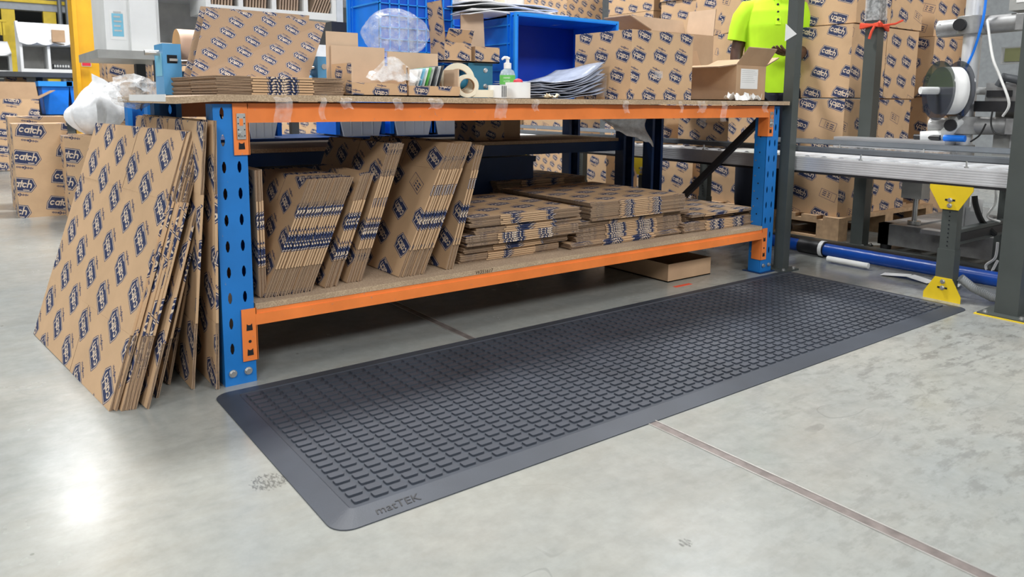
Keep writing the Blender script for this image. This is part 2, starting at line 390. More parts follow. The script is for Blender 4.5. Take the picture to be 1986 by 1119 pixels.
        if bevel: md = o.modifiers.new('bevel', 'BEVEL'); md.width = bevel; md.segments = 2; md.limit_method = 'ANGLE'
        if sub: md = o.modifiers.new('sub', 'SUBSURF'); md.levels = md.render_levels = sub
        return o
def tag(o, label=None, cat=None, group=None, kind=None):
    if label: o['label'] = label
    if cat: o['category'] = cat
    if group: o['group'] = group
    if kind: o['kind'] = kind
    return o
def thing(name, loc, label, cat, group=None):
    o = bpy.data.objects.new(name, None); COL.objects.link(o); o.location = loc; o.empty_display_size = .1
    return tag(o, label, cat, group)
def struct(mb, name, **k): return tag(mb.build(name, **k), kind='structure')
def text(name, s, parent, loc, size, mk, xdir, ydir, ext=.0005, shear=0):
    c = bpy.data.curves.new(name, 'FONT'); c.body = s; c.size = size; c.extrude = ext; c.resolution_u = 2; c.shear = shear
    tmp = bpy.data.objects.new('t', c); COL.objects.link(tmp); bpy.context.view_layer.update()
    me = bpy.data.meshes.new_from_object(tmp.evaluated_get(bpy.context.evaluated_depsgraph_get())); bpy.data.objects.remove(tmp)
    o = bpy.data.objects.new(name, me); COL.objects.link(o); me.materials.clear(); me.materials.append(M[mk])
    xd = V(xdir).normalized(); yd = V(ydir); yd = (yd - xd*yd.dot(xd)).normalized()
    mt = Matrix((xd, yd, xd.cross(yd))).transposed().to_4x4(); mt.translation = V(loc) - wloc(parent)
    o.parent = parent; o.matrix_local = mt
    return o
# ------------------------------------------------------------------ structure
b = MB(); b.box((-16, -11, -.2), (16, 26, 0), 'floor'); fl = struct(b, 'floor', origin=(0, 0, 0))
b = MB(); b.box((.811, -9, -.004), (.836, 3.2, .0015), 'steel'); b.box((.836, -9, -.004), (.8395, 3.2, .003), 'steel_l'); b.box((.8085, -9, -.004), (.811, 3.2, .0022), 'steel_l')
struct(b, 'trim_1')
def slabwall(name, a, c):
    b = MB(); b.box(a, c, 'wallm'); return struct(b, name)
slabwall('wall_back', (-16, 25.8, 0), (16, 26, 8.2)); slabwall('wall_front', (-16, -11, 0), (16, -10.8, 8.2))
slabwall('wall_left', (-16, -10.8, 0), (-15.8, 25.8, 8.2)); slabwall('wall_right', (15.8, -10.8, 0), (16, 25.8, 8.2))
b = MB(); b.box((-16, -11, 8.2), (16, 26, 8.35), 'ceil'); struct(b, 'ceiling')

# ------------------------------------------------------------------ work bench made of racking
BL, BD, ZT = 2.63, .80, .834
def slotted(mb, o, ax, wd, z1, mk, cols=(.024, .066), z0=0.0, skip=()):
    """sheet with two columns of punched slots"""
    o = V(o); ax = V(ax).normalized(); hw, hh = .0055, .016
    zs = [z for z in [.0345+.075*k for k in range(1, 11)] if z < z1-.02]
    xs = [0.0]
    for c in cols: xs += [c-hw, c+hw]
    xs.append(wd)
    zz = [z0]
    for z in zs: zz += [z-hh, z+hh]
    zz.append(z1)
    P = lambda x, z: o+ax*x+V((0, 0, z))
    for i in range(len(xs)-1):
        for j in range(len(zz)-1):
            if i % 2 == 1 and j % 2 == 1 and (i//2, j//2) not in skip:
                a0, a1, c0, c1 = xs[i], xs[i+1], zz[j], zz[j+1]; q = .0035; e = .010
                for (p1, p2, p3) in (((a0, c0), (a0+q, c0), (a0, c0+e)), ((a1, c0), (a1, c0+e), (a1-q, c0)), ((a1, c1), (a1-q, c1), (a1, c1-e)), ((a0, c1), (a0, c1-e), (a0+q, c1))):
                    mb.face([P(*p1), P(*p2), P(*p3)], mk)
                continue
            mb.face([P(xs[i], zz[j]), P(xs[i+1], zz[j]), P(xs[i+1], zz[j+1]), P(xs[i], zz[j+1])], mk)
def upright(x, y, face, parent, mk='blue', z1=.81):
    mb = MB(); W = .09
    if face < 0: slotted(mb, (x, y, 0), (1, 0, 0), W, z1, mk)
    else: slotted(mb, (x+W, y, 0), (-1, 0, 0), W, z1, mk)
    s = 1 if face < 0 else -1; D = .068*s
    for xx, flip in ((x, 1), (x+W, -1)):
        q = [(xx, y+D, 0), (xx, y, 0), (xx, y, z1), (xx, y+D, z1)]
        if flip*s < 0: q = q[::-1]
        mb.face(q, mk)
        lip = [(xx, y+D, 0), (xx, y+D, z1), (xx+.018*flip, y+D, z1), (xx+.018*flip, y+D, 0)]
        mb.face(lip if flip*s > 0 else lip[::-1], mk)
    u = mb.build('upright', parent, weld=True, solid=.0022)
    for k in range(9):
        z = .08+.075*k
    return u
def bolt(parent, p, n, r=.0085, mk='zinc', name='bolt'):
    p = V(p); n = V(n).normalized(); mb = MB(); mb.cyl(p, p+n*.002, r*1.35, mk, 14); mb.cyl(p+n*.002, p+n*.009, r, mk, 6, sm=False); return mb.build(name, parent)
bench = thing('work_bench', (BL/2, BD/2, 0), 'packing bench of blue slotted uprights and orange beams', 'bench')
ups = [upright(0, 0, -1, bench), upright(BL-.09, 0, -1, bench), upright(0, BD, 1, bench), upright(BL-.09, BD, 1, bench, 'navy')]  # rear right upright is blue too; navy paints in its shadow
for xx in (.022, .066): bolt(ups[0], (xx, -.002, .037), (0, -1, 0)); bolt(ups[1], (BL-.09+xx, -.002, .037), (0, -1, 0), .007)
for u, x in ((ups[0], 0), (ups[1], BL-.09)):
    mb = MB()
    e_ = .015 if x > 1 else -.004; mb.box((x-e_, -e_, .0), (x+.09+e_, .09, .004), 'navy' if x > 1 else 'blue'); mb.build('foot_plate', u)
mb = MB()
for k in range(8): mb.cyl((BL-.0911, .035, .14+.075*k), (BL-.0905, .035, .14+.075*k), .004, 'hole', 8)
for k in range(8): mb.cyl((BL-.0911, .055, .10+.075*k), (BL-.0905, .055, .10+.075*k), .0035, 'zinc', 8)
mb.build('punched_holes', ups[1])
def beam(y0, zt, zb, face, nm_clip=False):
    s = face; mb = MB(); x0, x1 = .092, BL-.092; ya = y0+s*.006; yb = y0-s*.040; st = .018; h2 = (zt-zb)
    # step profile: face plate, stepped lip for the board
    mb.box((x0, ya, zb), (x1, yb, zb+h2*.72), 'orange'); mb.box((x0, ya-s*.004, zb+h2*.72), (x1, yb, zt), 'orange')
    return mb.build('beam', bench, bevel=.0015)
for (zt, zb, ct, cb) in ((.812, .758, .812, .668), (.2165, .171, .222, .067)):
    f = beam(0, zt, zb, -1); r = beam(BD, zt, zb, 1)
    for x, sx, xi in ((.052, 1, .0925), (BL-.052, -1, BL-.0925)):
        mb = MB(); xa, xb = sorted((x, xi+sx*.002))
        zs = [cb+.026, cb+.026+.075]
        mb.box((xa, -.0055, cb), (xb, -.0022, ct), 'orange')
        mb.box((xi, -.0055, cb), (xi+sx*.0035, .048, ct), 'orange'); conn = mb.build('end_connector', f, bevel=.001)
        xc = (xa+xb)/2
        for z in zs: mh = MB(); mh.prism([(xc-.009, -.0058, z-.010), (xc+.009, -.0058, z-.010), (xc+.0075, -.0058, z+.010), (xc+.003, -.0058, z+.006), (xc-.003, -.0058, z+.006), (xc-.0075, -.0058, z+.010)], (0, -.0006, 0), 'hole'); mh.build('hook_slot', conn)
        mh = MB(); mh.cyl((xc, -.0055, cb+.058), (xc, -.0063, cb+.058), .0045, 'hole', 10); mh.build('pin_hole', conn)
        if zt > .5:
            mp = MB(); xc = (xa+xb)/2; mp.box((xc-.012, -.0095, ct-.10), (xc+.012, -.0062, ct-.028), 'zinc')
            for k in range(4): mp.cyl((xc-.0085, -.0095, ct-.09+.017*k), (xc-.0085, -.0103, ct-.09+.017*k), .002, 'hole', 6); mp.cyl((xc+.0085, -.0095, ct-.09+.017*k), (xc+.0085, -.0103, ct-.09+.017*k), .002, 'hole', 6)
            mp.box((xc-.005, -.0103, ct-.062), (xc+.005, -.0095, ct-.042), 'orange')
            cl = mp.build('locking_plate', conn, bevel=.001); bolt(conn, (xc, -.0095, ct-.084), (0, -1, 0), .0065)
for x in (.02, BL-.07):   # frame bracing of both ends
    for a, c in (((x, .03, .77), (x, BD-.06, .11)),):
        mb = MB(); mb.bar(a, c, .028, .03, 'dark' if x > 1 else 'navy'); mb.build('brace', bench)
# boards
mb = MB(); n = 26; x0, x1 = -.10, BL+.03
def bz(i): 
    t = i/n; return .004*math.sin(t*9)*(1-t)**3 - .006*math.exp(-(t/.02)**2)
for i in range(n):
    xa, xb = x0+(x1-x0)*i/n, x0+(x1-x0)*(i+1)/n; za, zb_ = ZT-.018+bz(i), ZT-.018+bz(i+1)
    ya = -.030+.004*math.sin(i*1.9); yb = -.030+.004*math.sin((i+1)*1.9)
    mb.hexa([V((xa, ya, za)), V((xb, yb, zb_)), V((xb, BD+.02, zb_)), V((xa, BD+.02, za)), V((xa, ya, za+.018)), V((xb, yb, zb_+.018)), V((xb, BD+.02, zb_+.018)), V((xa, BD+.02, za+.018))], 'chip', 'chip2')
top = tag(mb.build('bench_top_board', weld=True), 'worn chipboard top board of the packing bench', 'board')
mb = MB(); mb.box((-.1012, .08, ZT-.019), (-.0995, .60, ZT+.001), 'white'); mb.build('edge_band', top)
mb = MB(); mb.box((.094, -.004, .2168), (BL-.094, BD-.03, .2345), 'chip', 'chip2'); shelf = tag(mb.build('bench_shelf_board'), 'chipboard lower shelf board with handwritten code on its edge', 'board')
hw = at(922, 527, y=-.005)
text('handwritten_code', 'W351617', shelf, (hw.x, -.0045, .2185), .0185, 'marker', (1, 0, 0), (0, 0, 1), .0002, .2)

# ------------------------------------------------------------------ mat
MX0, MX1, MY0, MY1 = -.0485, 2.6904, -.888, -.0452
mat = thing('anti_fatigue_mat', ((MX0+MX1)/2, (MY0+MY1)/2, 0), 'long black rubber mat of raised blocks lying in front of the bench', 'mat')
def rrect(x0, x1, y0, y1, r, z, n=6):
    P = []
    for cx, cy, a0 in ((x1-r, y0+r, -90), (x1-r, y1-r, 0), (x0+r, y1-r, 90), (x0+r, y0+r, 180)):
        for k in range(n+1): a = math.radians(a0+90*k/n); P.append(V((cx+r*math.cos(a), cy+r*math.sin(a), z)))
    return P
rings = [rrect(MX0, MX1, MY0, MY1, .045, 0), rrect(MX0, MX1, MY0, MY1, .045, .0025), rrect(MX0+.055, MX1-.055, MY0+.055, MY1-.055, .012, .0105), rrect(MX0+.058, MX1-.058, MY0+.058, MY1-.058, .01, .0085)]
mb = MB()
for A, B in zip(rings, rings[1:]):
    for i in range(len(A)): j = (i+1) % len(A); mb.face([A[i], A[j], B[j], B[i]], 'mat')
mb.face(rings[-1], 'mat'); mb.build('border', mat, weld=True)
px0, px1, py0, py1 = MX0+.066, MX1-.066, MY0+.066, MY1-.066
NY = 23; sy = (py1-py0)/NY; NX = int(round((px1-px0)/.0445)); sx = (px1-px0)/NX
def padgeo(mb, cx, cy, z=.0085):
    hx, hy, h = sx/2-.0052, sy/2-.0050, .0046; q = .0028
    P = [(-hx+q, -hy), (hx-q, -hy), (hx, -hy+q), (hx, hy-q), (hx-q, hy), (-hx+q, hy), (-hx, hy-q), (-hx, -hy+q)]
    B = [V((cx+x, cy+y, z)) for x, y in P]; T = [V((cx+x*.99, cy+y*.985, z+h)) for x, y in P]
    mb.face(T, 'pad')
    for i in range(8): j = (i+1) % 8; mb.face([B[i], B[j], T[j], T[i]], 'pad')
cells = []
for j in range(NY):
    for i in range(NX): cells.append((px0+sx*(i+.5), py0+sy*(j+.5)))
cells.sort(key=lambda c: (V((c[0], c[1], 0))-CAM).length)
mb = MB(); padgeo(mb, 0, 0, 0); p0 = mb.build('rubber_pad', origin=(0, 0, 0)); p0.parent = mat
for k, (cx, cy) in enumerate(cells[:300]):
    o = p0 if k == 0 else p0.copy()
    if k: COL.objects.link(o); o.parent = mat
    o.location = V((cx, cy, .0085))-mat.location
mb = MB()
for cx, cy in cells[300:]: padgeo(mb, cx, cy)
tag(mb.build('pad_field', mat), kind='stuff')
lp = at(737, 1008, z=.004)
slope = V((0, 1, .1455))
t_ = text('embossed_lettering', 'matTEK', mat, V((.044, MY0+.015, .0025+.1455*.015+.0006)), .031, 'dark', (1, 0, 0), slope, .0004, .15)

# ------------------------------------------------------------------ flattened cartons
def fcarton(O, U, W_, N, label, group, mk='p_row', flap=.24, off=(0, 0), name='flattened_carton', slit=.45, parts=True, cat='carton'):
    """O corner, U away from the viewer, W_ along the visible edge (flaps at both ends), N thickness"""
    O, U, W_, N = V(O), V(U), V(W_), V(N); t = N.length; h = W_.length; wd = U.length; nn = N.normalized(); un = U.normalized(); wn = W_.normalized()
    def slab(mb, u0, u1, w0, w1, n0, n1, fold):
        o = O+un*u0+wn*w0+nn*n0
        c = [o, o+un*(u1-u0), o+un*(u1-u0)+wn*(w1-w0), o+wn*(w1-w0)]; d = nn*(n1-n0); T = [p+d for p in c]
        flip = un.cross(wn).dot(nn) < 0
        def uvf(p, side):
            q = p-O; a, bb = q.dot(un), q.dot(wn); 
            return ((-a if side > 0 else a)+off[0], bb+off[1])
        def F(pts, mkk, side=None):
            uvs = [uvf(p, side) for p in pts] if side is not None else [((p-O).dot(nn)*1.0+(p-O).dot(un)*.999+off[0], (p-O).dot(wn)+off[1]) for p in pts]
            if flip: pts = pts[::-1]; uvs = uvs[::-1]
            mb.face(pts, mkk, uvs=uvs)
        F(c[::-1], mk, 1); F(T, mk, -1)
        e = mk if fold else 'edge'
        F([c[3], c[0], T[0], T[3]], e); F([c[1], c[2], T[2], T[1]], e)
        F([c[0], c[1], T[1], T[0]], 'edge'); F([c[2], c[3], T[3], T[2]], 'edge')
    mb = MB(); f = h*flap
    slab(mb, 0, wd, f, h-f, t*.10, t*.90, True)
    if parts: root = tag(mb.build(name, origin=O), label, cat, group)
    fl_ = []
    for w0, w1 in ((0, f), (h-f, h)):
        for u0, u1 in ((.002, wd*slit-.0015), (wd*slit+.0015, wd-.002)):
            mf = MB() if parts else mb
            j = rnd.uniform(0, .003); e0, e1 = (0, rnd.uniform(0, .004)) if w0 == 0 else (rnd.uniform(0, .004), 0)
            slab(mf, u0+j, u1, w0+e1*(w0 == 0), w1-e0*(w0 > 0), 0, t*.41, False); slab(mf, u0+rnd.uniform(0, .003), u1, w0, w1, t*.57, t, False)
            if parts: mf.build('flap', root)
    if not parts: root = tag(mb.build(name, origin=O), label, cat, group)
    return root

# leaning against the left end of the bench, broad face to the left
def lean(bpx, tpx, xT, wd, D, t, label, group, mk='p_lean', off=(0, 0), flap=.26, lift=0):
    B = at(*bpx, z=lift); T = at(*tpx, x=xT); D = V(D).normalized()
    N = D.cross(T-B).normalized()
    if N.x < 0: N = -N
    return fcarton(B, D*wd, T-B, N*t, label, group, mk, flap, off)
DA = (-.115, .993, 0)
GA = 'flattened cartons leaning on the bench end'
lean((212, 799), (362, 254), -.045, .90, DA, .009, 'large flattened printed carton, outermost of the leaning row, whole face in view', GA, off=(.03, .02))
LA = 'of the thin cartons directly behind the outermost leaning one'
ORD5 = ['frontmost', 'second', 'third', 'fourth', 'rearmost']
for k, (bx, by, tx, ty, xt) in enumerate(((222, 799, 371, 254, -.038), (236, 799, 379, 256, -.030), (244, 798, 385, 256, -.023), (252, 797, 391, 257, -.016), (259, 796, 396, 258, -.009))):
    lean((bx, by), (tx, ty), xt, .88, DA, .008, ORD5[k]+' '+LA, 'thin leaning cartons behind the outermost', off=(.03+.05*k, .05*k))
lean((284, 796), (401, 318), -.010, .70, (-.1, .99, 0), .008, 'shorter flattened carton in the middle of the leaning row with its lower flap splayed out', GA, off=(.06, .01))
lean((303, 773), (404, 330), -.006, .66, (-.1, .99, 0), .008, 'shorter flattened carton tucked behind the splayed one in the leaning row', GA, off=(.01, .06))
lean((326, 748), (396, 345), -.006, .60, (-.08, .99, 0), .008, 'narrow flattened carton showing only its lower edge in the leaning row', GA, off=(.02, .05))
lean((372, 757), (396, 236), -.034, .92, (0, 1, 0), .009, 'tall flattened carton, second from the blue upright outside the bench', GA, off=(.05, .03))
lean((420, 757), (414, 234), -.013, .92, (0, 1, 0), .009, 'tall flattened carton standing nearly upright right against the blue upright', GA, off=(.0, .05))

# rows standing on the lower shelf, tops leaning right
ZS = .2347
ORD = ['first', 'second', 'third', 'fourth', 'fifth', 'sixth', 'seventh', 'eighth', 'ninth', 'tenth', 'eleventh', 'twelfth', 'thirteenth', 'fourteenth', 'fifteenth', 'sixteenth', 'seventeenth']
def row(name_lab, group, n, pb, pt, pitch, wd, mk, off, yf=.035, t=.0068, flap=.24, first=None, jit=.004, yaw=0):
    B = at(*pb, y=yf); T = at(*pt, y=yf); B.z = ZS+.001; W_ = V((T.x-B.x, 0, T.z-B.z)); D = V((math.sin(yaw), math.cos(yaw), 0)); nn = D.cross(W_).normalized()
    if nn.x < 0: nn = -nn
    step = pitch/nn.x
    for k in range(n):
        j = V((0, rnd.uniform(-jit, jit), 0))
        O = B+V((step*k, 0, 0))+j; dz = rnd.uniform(-.006, .004)
        fcarton(O, D*wd, W_*(1+dz), nn*t, first if (k == 0 and first) else name_lab % ORD[k], group, mk, flap, off)
# few upright ones right beside the blue post
row('%s from the left of the thin cartons standing upright by the left shelf post', 'upright cartons beside the left post', 3, (503, 585), (493, 330), .009, .40, 'p_row', (.02, .01), yf=.05)
row('%s from the left in the leaning row of small cartons nearest the left post', 'small cartons leaning in the first row on the lower shelf', 16, (513, 580), (601, 347), .0086, .42, 'p_row', (.07, .05), first='small flattened carton at the front of the first leaning row, broad printed face in view')
row('%s from the left in the short second leaning row of small cartons', 'small cartons leaning in the second row on the lower shelf', 5, (628, 555), (702, 335), .0086, .40, 'p_row', (.03, .02), yf=.05, first='small flattened carton at the front of the second leaning row')
row('%s from the left of the taller cartons leaning in the third shelf row', 'medium cartons leaning in the third row on the lower shelf', 6, (672, 552), (757, 277), .0088, .50, 'p_row', (.05, .055), yf=.07, first='medium flattened carton at the front of the third leaning row')
row('%s from the left of the large cartons leaning in the fourth shelf row', 'large cartons leaning in the fourth row on the lower shelf', 9, (775, 540), (872, 277), .0098, .60, 'p_rowd', (.06, .055), yf=.04, first='large flattened carton at the front of the fourth leaning row, broad printed face in view', flap=.2)
row('%s from the left of the three large cartons leaning in the fifth shelf row', 'large cartons leaning in the fifth row on the lower shelf', 3, (866, 524), (928, 281), .0105, .55, 'p_rowd', (.06, .055), yf=.05, flap=.2)

# flat stacks on the lower shelf
def stack(lab, group, n, pl, pr, z0, wd, t, mk, off, yf, toplab=None, jx=.006, flap=.26, yaw=0.0, sag=0):
    L_ = at(*pl, y=yf); Rr = at(*pr, y=yf); W_ = V((Rr.x-L_.x, 0, 0)); W_.rotate(Matrix.Rotation(yaw, 3, 'Z'))
    D = V((-math.sin(yaw), math.cos(yaw), 0)); o = None
    for k in range(n):
        O = V((L_.x+rnd.uniform(-jx, jx), yf+rnd.uniform(-jx, jx)*.7, z0+k*(t+.0009)))
        o = fcarton(O, D*wd, W_, V((0, 0, t)), toplab if (k == n-1 and toplab) else ORD[k]+' from below: '+lab, group, mk, flap, off)
    return z0+n*(t+.0009)
T7 = .0067
g = 'flat stack of cartons left on the lower shelf'
z = stack('flattened carton in the shaded bottom bundle of the left flat stack', g, 5, (890, 505), (1082, 470), ZS+.001, .55, T7, 'p_flat', (.02, .0), .10)
z = stack('flattened carton in the second bundle of the left flat stack', g, 4, (900, 480), (1102, 452), z, .55, T7, 'p_flat', (.03, .0), .085)
z = stack('flattened carton in the middle bundle of the left flat stack', g, 5, (905, 455), (1124, 432), z, .55, T7, 'p_flat', (.045, .02), .06)
z = stack('flattened carton in the fourth layer of the left flat stack', g, 4, (922, 430), (1127, 410), z, .55, T7, 'p_flat', (.03, .0), .07)
z = stack('flattened carton near the top of the left flat stack', g, 5, (912, 395), (1127, 378), z, .55, T7, 'p_flat', (.02, .01), .06, 'flattened carton on top of the left flat stack')
g = 'flat stack of cartons in the middle of the lower shelf'
z = stack('flattened carton at the foot of the middle flat stack', g, 3, (1108, 480), (1320, 450), ZS+.001, .6, T7, 'p_flat', (.06, .0), .07)
z = stack('flattened carton in the lower half of the middle flat stack', g, 8, (1118, 455), (1323, 432), z, .6, T7, 'p_flat', (.05, .0), .09)
z = stack('displaced flattened carton halfway up the middle flat stack', g, 3, (1118, 425), (1345, 400), z, .6, T7, 'p_flat', (.02, .0), .08, yaw=.03)
z = stack('flattened carton in the upper bundle of the middle flat stack', g, 10, (1148, 385), (1332, 360), z, .62, T7, 'p_flat', (.08, .03), .07, 'flattened carton on top of the middle flat stack', flap=.28)
g = 'flat stack of cartons at the right end of the lower shelf'
z = stack('flattened carton at the bottom of the right flat stack', g, 6, (1327, 455), (1478, 430), ZS+.001, .50, T7, 'p_flat', (.04, .0), .06)
z = stack('flattened carton in the dark middle layer of the right flat stack', g, 3, (1330, 425), (1462, 405), z, .50, T7, 'p_flat', (.02, .0), .10, yaw=.04)
z = stack('large flattened carton across the top of the right flat stack', g, 2, (1345, 398), (1466, 385), z, .55, .006, 'p_flat', (.03, .02), .06, 'topmost large flattened carton of the right stack, edge frayed', flap=.2)
# ------------------------------------------------------------------ made-up cartons
def carton(label, a, c, mk='p_box', group=None, off=None, tape=True, name='printed_carton', cat='carton', rot=0, topflap=False):
    """closed carton between corners a and c; own lid seam and tape as parts"""
    off = off or (rnd.uniform(0, 1), rnd.uniform(0, 1)); a, c = V(a), V(c)
    mb = MB(); mb.box(a, c, mk, off=off); o = tag(mb.build(name, bevel=.003), label, cat, group)
    ym = (a.y+c.y)/2; z = max(a.z, c.z); x0, x1 = min(a.x, c.x), max(a.x, c.x)
    if tape:
        mt = MB(); mt.box((x0-.0012, ym-.024, z-.06), (x0-.0002, ym+.024, z+.0008), 'tape'); mt.box((x0-.0012, ym-.024, z+.0002), (x1+.001, ym+.024, z+.0012), 'tape'); mt.build('packing_tape', o)
    if rot: o.rotation_euler.z = rot
    return o
def open_carton(label, a, c, out, inn, flaps, group=None, name='open_carton', off=(0, 0), front_h=None, cat='carton', plain_flaps=False):
    """open box: four walls with thickness, bottom, and flaps {side: (length, angle deg from vertical, outwards positive)}"""
    x0, y0, z0 = a; x1, y1, z1 = c; t = .005; e = thing(name, ((x0+x1)/2, (y0+y1)/2, z0), label, cat, group)
    fh = front_h or z1
    mb = MB(); mb.box((x0, y0, z0), (x1, y1, z0+t), inn); mb.build('bottom', e)
    for nm, p, q, nrm in (('front_wall', (x0, y0, z0), (x1, y0+t, fh), (0, -1)), ('back_wall', (x0, y1-t, z0), (x1, y1, z1), (0, 1)), ('side_wall', (x0, y0+t, z0), (x0+t, y1-t, z1 if not front_h else (fh+z1)/2), (-1, 0)), ('side_wall', (x1-t, y0+t, z0), (x1, y1-t, z1 if not front_h else (fh+z1)/2), (1, 0))):
        mb = MB(); P, Q = V(p), V(q)
        cs = [V((P.x, P.y, P.z)), V((Q.x, P.y, P.z)), V((Q.x, Q.y, P.z)), V((P.x, Q.y, P.z))]; cs += [V((k.x, k.y, Q.z)) for k in cs]
        s4 = [inn]*4
        s4[{(0, -1): 0, (1, 0): 1, (0, 1): 2, (-1, 0): 3}[nrm]] = out
        mb.hexa(cs, 'edge', sides=s4, off=off); mb.build(nm, e)
    fo = out if not plain_flaps else inn
    for sd, (L, ang) in flaps.items():
        n = {'f': V((0, -1, 0)), 'b': V((0, 1, 0)), 'l': V((-1, 0, 0)), 'r': V((1, 0, 0))}[sd]
        h = {'f': (V((x0, y0, fh)), V((x1, y0, fh))), 'b': (V((x0, y1, z1)), V((x1, y1, z1))), 'l': (V((x0, y0, z1)), V((x0, y1, z1))), 'r': (V((x1, y0, z1)), V((x1, y1, z1)))}[sd]
        an = math.radians(ang); d = n*math.sin(an)+V((0, 0, 1))*math.cos(an); nn = (n*math.cos(an)-V((0, 0, 1))*math.sin(an))*-t
        w_ = h[1]-h[0]; k = w_*.03
        p = [h[0], h[1], h[1]+d*L-k, h[0]+d*L+k]; mb = MB()
        fr, bk = ([p[3], p[2], p[1], p[0]], [v+nn for v in p])
        nf = (fr[1]-fr[0]).cross(fr[2]-fr[0])
        if nf.dot(nn) > 0: fr = fr[::-1]
        nb = (bk[1]-bk[0]).cross(bk[2]-bk[0])
        if nb.dot(nn) < 0: bk = bk[::-1]
        mb.face(fr, fo, off=off); mb.face(bk, inn)
        for i in range(4): j = (i+1) % 4; mb.face([p[i], p[j], p[j]+nn, p[i]+nn], 'edge')
        mb.build('flap', e)
    return e

def pallet(x0, y0, x1, y1, label):
    e = thing('wooden_pallet', ((x0+x1)/2, (y0+y1)/2, 0), label, 'pallet', 'wooden pallets under the carton stacks')
    n = 7
    for i in range(n):
        ya = y0+(y1-y0)*i/n; mb = MB(); mb.box((x0, ya, .122), (x1, ya+(y1-y0)/n*.72, .144), 'wood'); mb.build('deck_board', e)
    for i in range(3):
        xa = x0+(x1-x0-.10)*i/2
        mb = MB(); mb.box((xa, y0, 0), (xa+.10, y1, .020), 'wood'); mb.build('bottom_board', e)
        mb = MB(); mb.box((xa, y0, .100), (xa+.10, y1, .122), 'wood'); mb.build('stringer_board', e)
        for j in range(3):
            yb = y0+(y1-y0-.145)*j/2; mb = MB(); mb.box((xa, yb, .020), (xa+.10, yb+.145, .100), 'wood'); mb.build('block', e)
pallet(3.64, .23, 4.84, 1.25, 'wooden pallet carrying the carton stack behind the conveyor')
G1 = 'cartons stacked on the pallet behind the conveyor'
rows = ['bottom', 'second', 'third', 'fourth']; zl = [.145, .50, .862, 1.30, 1.75]
for r in range(4):
    for i in range(2):
        for j in range(2 if r < 3 else 2):
            if i == 1 and j == 1: continue
            ox = rnd.uniform(-.006, .006); nm = {(0, 0): 'nearest corner', (1, 0): 'right hand column', (0, 1): 'column behind the nearest corner'}[(i, j)]
            dx = .0 if r < 2 else (.03 if r == 2 else .06)
            carton('printed carton in the %s row of the pallet stack, %s' % (rows[r], nm), (3.68+i*.41+ox+dx, .27+j*.49, zl[r]), (3.68+i*.41+.40+ox+dx, .27+j*.49+.48, zl[r+1]-.008), 'p_box' if (r+i) % 2 == 0 else 'p_box2', G1, tape=False)
# stacks around it
def colstack(where, x0, y0, wx, wy, zs, mks, z0=0.0, group=None):
    z = z0
    for k, h in enumerate(zs):
        jx, jy = rnd.uniform(-.015, .015), rnd.uniform(-.015, .015)
        carton('printed carton %s, %s' % (['lowest', 'second from the floor', 'third from the floor', 'fourth from the floor', 'topmost'][min(k, 4)], where), (x0+jx, y0+jy, z), (x0+wx+jx, y0+wy+jy, z+h-.004), mks[k % len(mks)], group or ('cartons stacked ' + where), tape=(k % 2 == 0))
        z += h
c = at(1811, 100, x=4.75)
colstack('behind the labelling machine', 4.75, c.y, .62, .42, (.46, .42, .40, .46, .42), ('p_box', 'p_box2'))
c2 = at(1884, 100, x=4.9); colstack('right of the labelling machine', 5.0, c.y-1.15, .7, .50, (.46, .46, .40, .46, .5), ('p_box2', 'p_box'))
colstack('at the far end beyond the labelling machine', 5.6, c.y-2.1, .6, .5, (.46, .46, .40, .46, .5), ('p_box', 'p_box2'))
colstack('behind the pallet stack on its left', 4.35, 1.35, .5, .62, (.5, .42, .44, .42, .4), ('p_box2', 'p_box'))
colstack('in the back row behind the person', 4.75, 2.10, .5, .62, (.44, .42, .46, .42, .4), ('p_box', 'p_box2'))
colstack('in the back row left of the person', 4.9, 2.95, .5, .62, (.44, .42, .44, .40, .4), ('p_box2', 'p_box'))
colstack('in the back row behind the blue crate', 4.6, 3.85, .5, .72, (.44, .42, .44, .36, .3), ('p_dark', 'p_box'))
colstack('at the left end of the back row', 4.5, 4.9, .5, .72, (.44, .40, .44, .36), ('p_box', 'p_dark'))
# cartons on the floor under and behind the conveyor, seen below the bench
for k, (x, y, h, lab) in enumerate(((3.72, 1.42, .46, 'printed carton on the floor behind the conveyor, beside the person'), (3.75, 2.35, .42, 'printed carton on the floor further back behind the conveyor'))):
    carton(lab, (x, y, 0), (x+.42, y+.55, h), 'p_boxs')
carton('small printed carton riding on the conveyor behind the bench', (2.86, .95, .574), (3.16, 1.28, .76), 'p_box2')
carton('darker printed carton riding on the conveyor nearer the right post', (2.9, .50, .574), (3.2, .86, .75), 'p_dark')

# ------------------------------------------------------------------ conveyor
XC0, XC1, YC0, YC1 = 2.75, 3.38, -2.4, 3.4
cv = thing('roller_conveyor', (3.06, .5, 0), 'aluminium roller conveyor running behind the grey posts with side rails', 'conveyor')
for x in (XC0, XC1-.04):
    mb = MB(); mb.box((x, YC0, .499), (x+.04, YC1, .567), 'alu')
    for k in range(6):
        z = .504+.0105*k
        for xx in (x-.002, x+.040): mb.box((xx, YC0, z), (xx+.002, YC1, z+.0065), 'alu')
    mb.box((x-.001, YC0, .488), (x+.041, YC1, .499), 'dark'); mb.build('side_profile', cv)
nr = int((YC1-YC0)/.088); r0 = None
for k in range(nr):
    y = YC0+.05+.088*k
    if r0 is None:
        mb = MB(); mb.cyl((XC0+.04, y, .550), (XC1-.04, y, .550), .024, 'alu', 12); r0 = mb.build('roller', cv); base = r0.location.copy()
    else: o = r0.copy(); COL.objects.link(o); o.location = base+V((0, .088*k, 0))
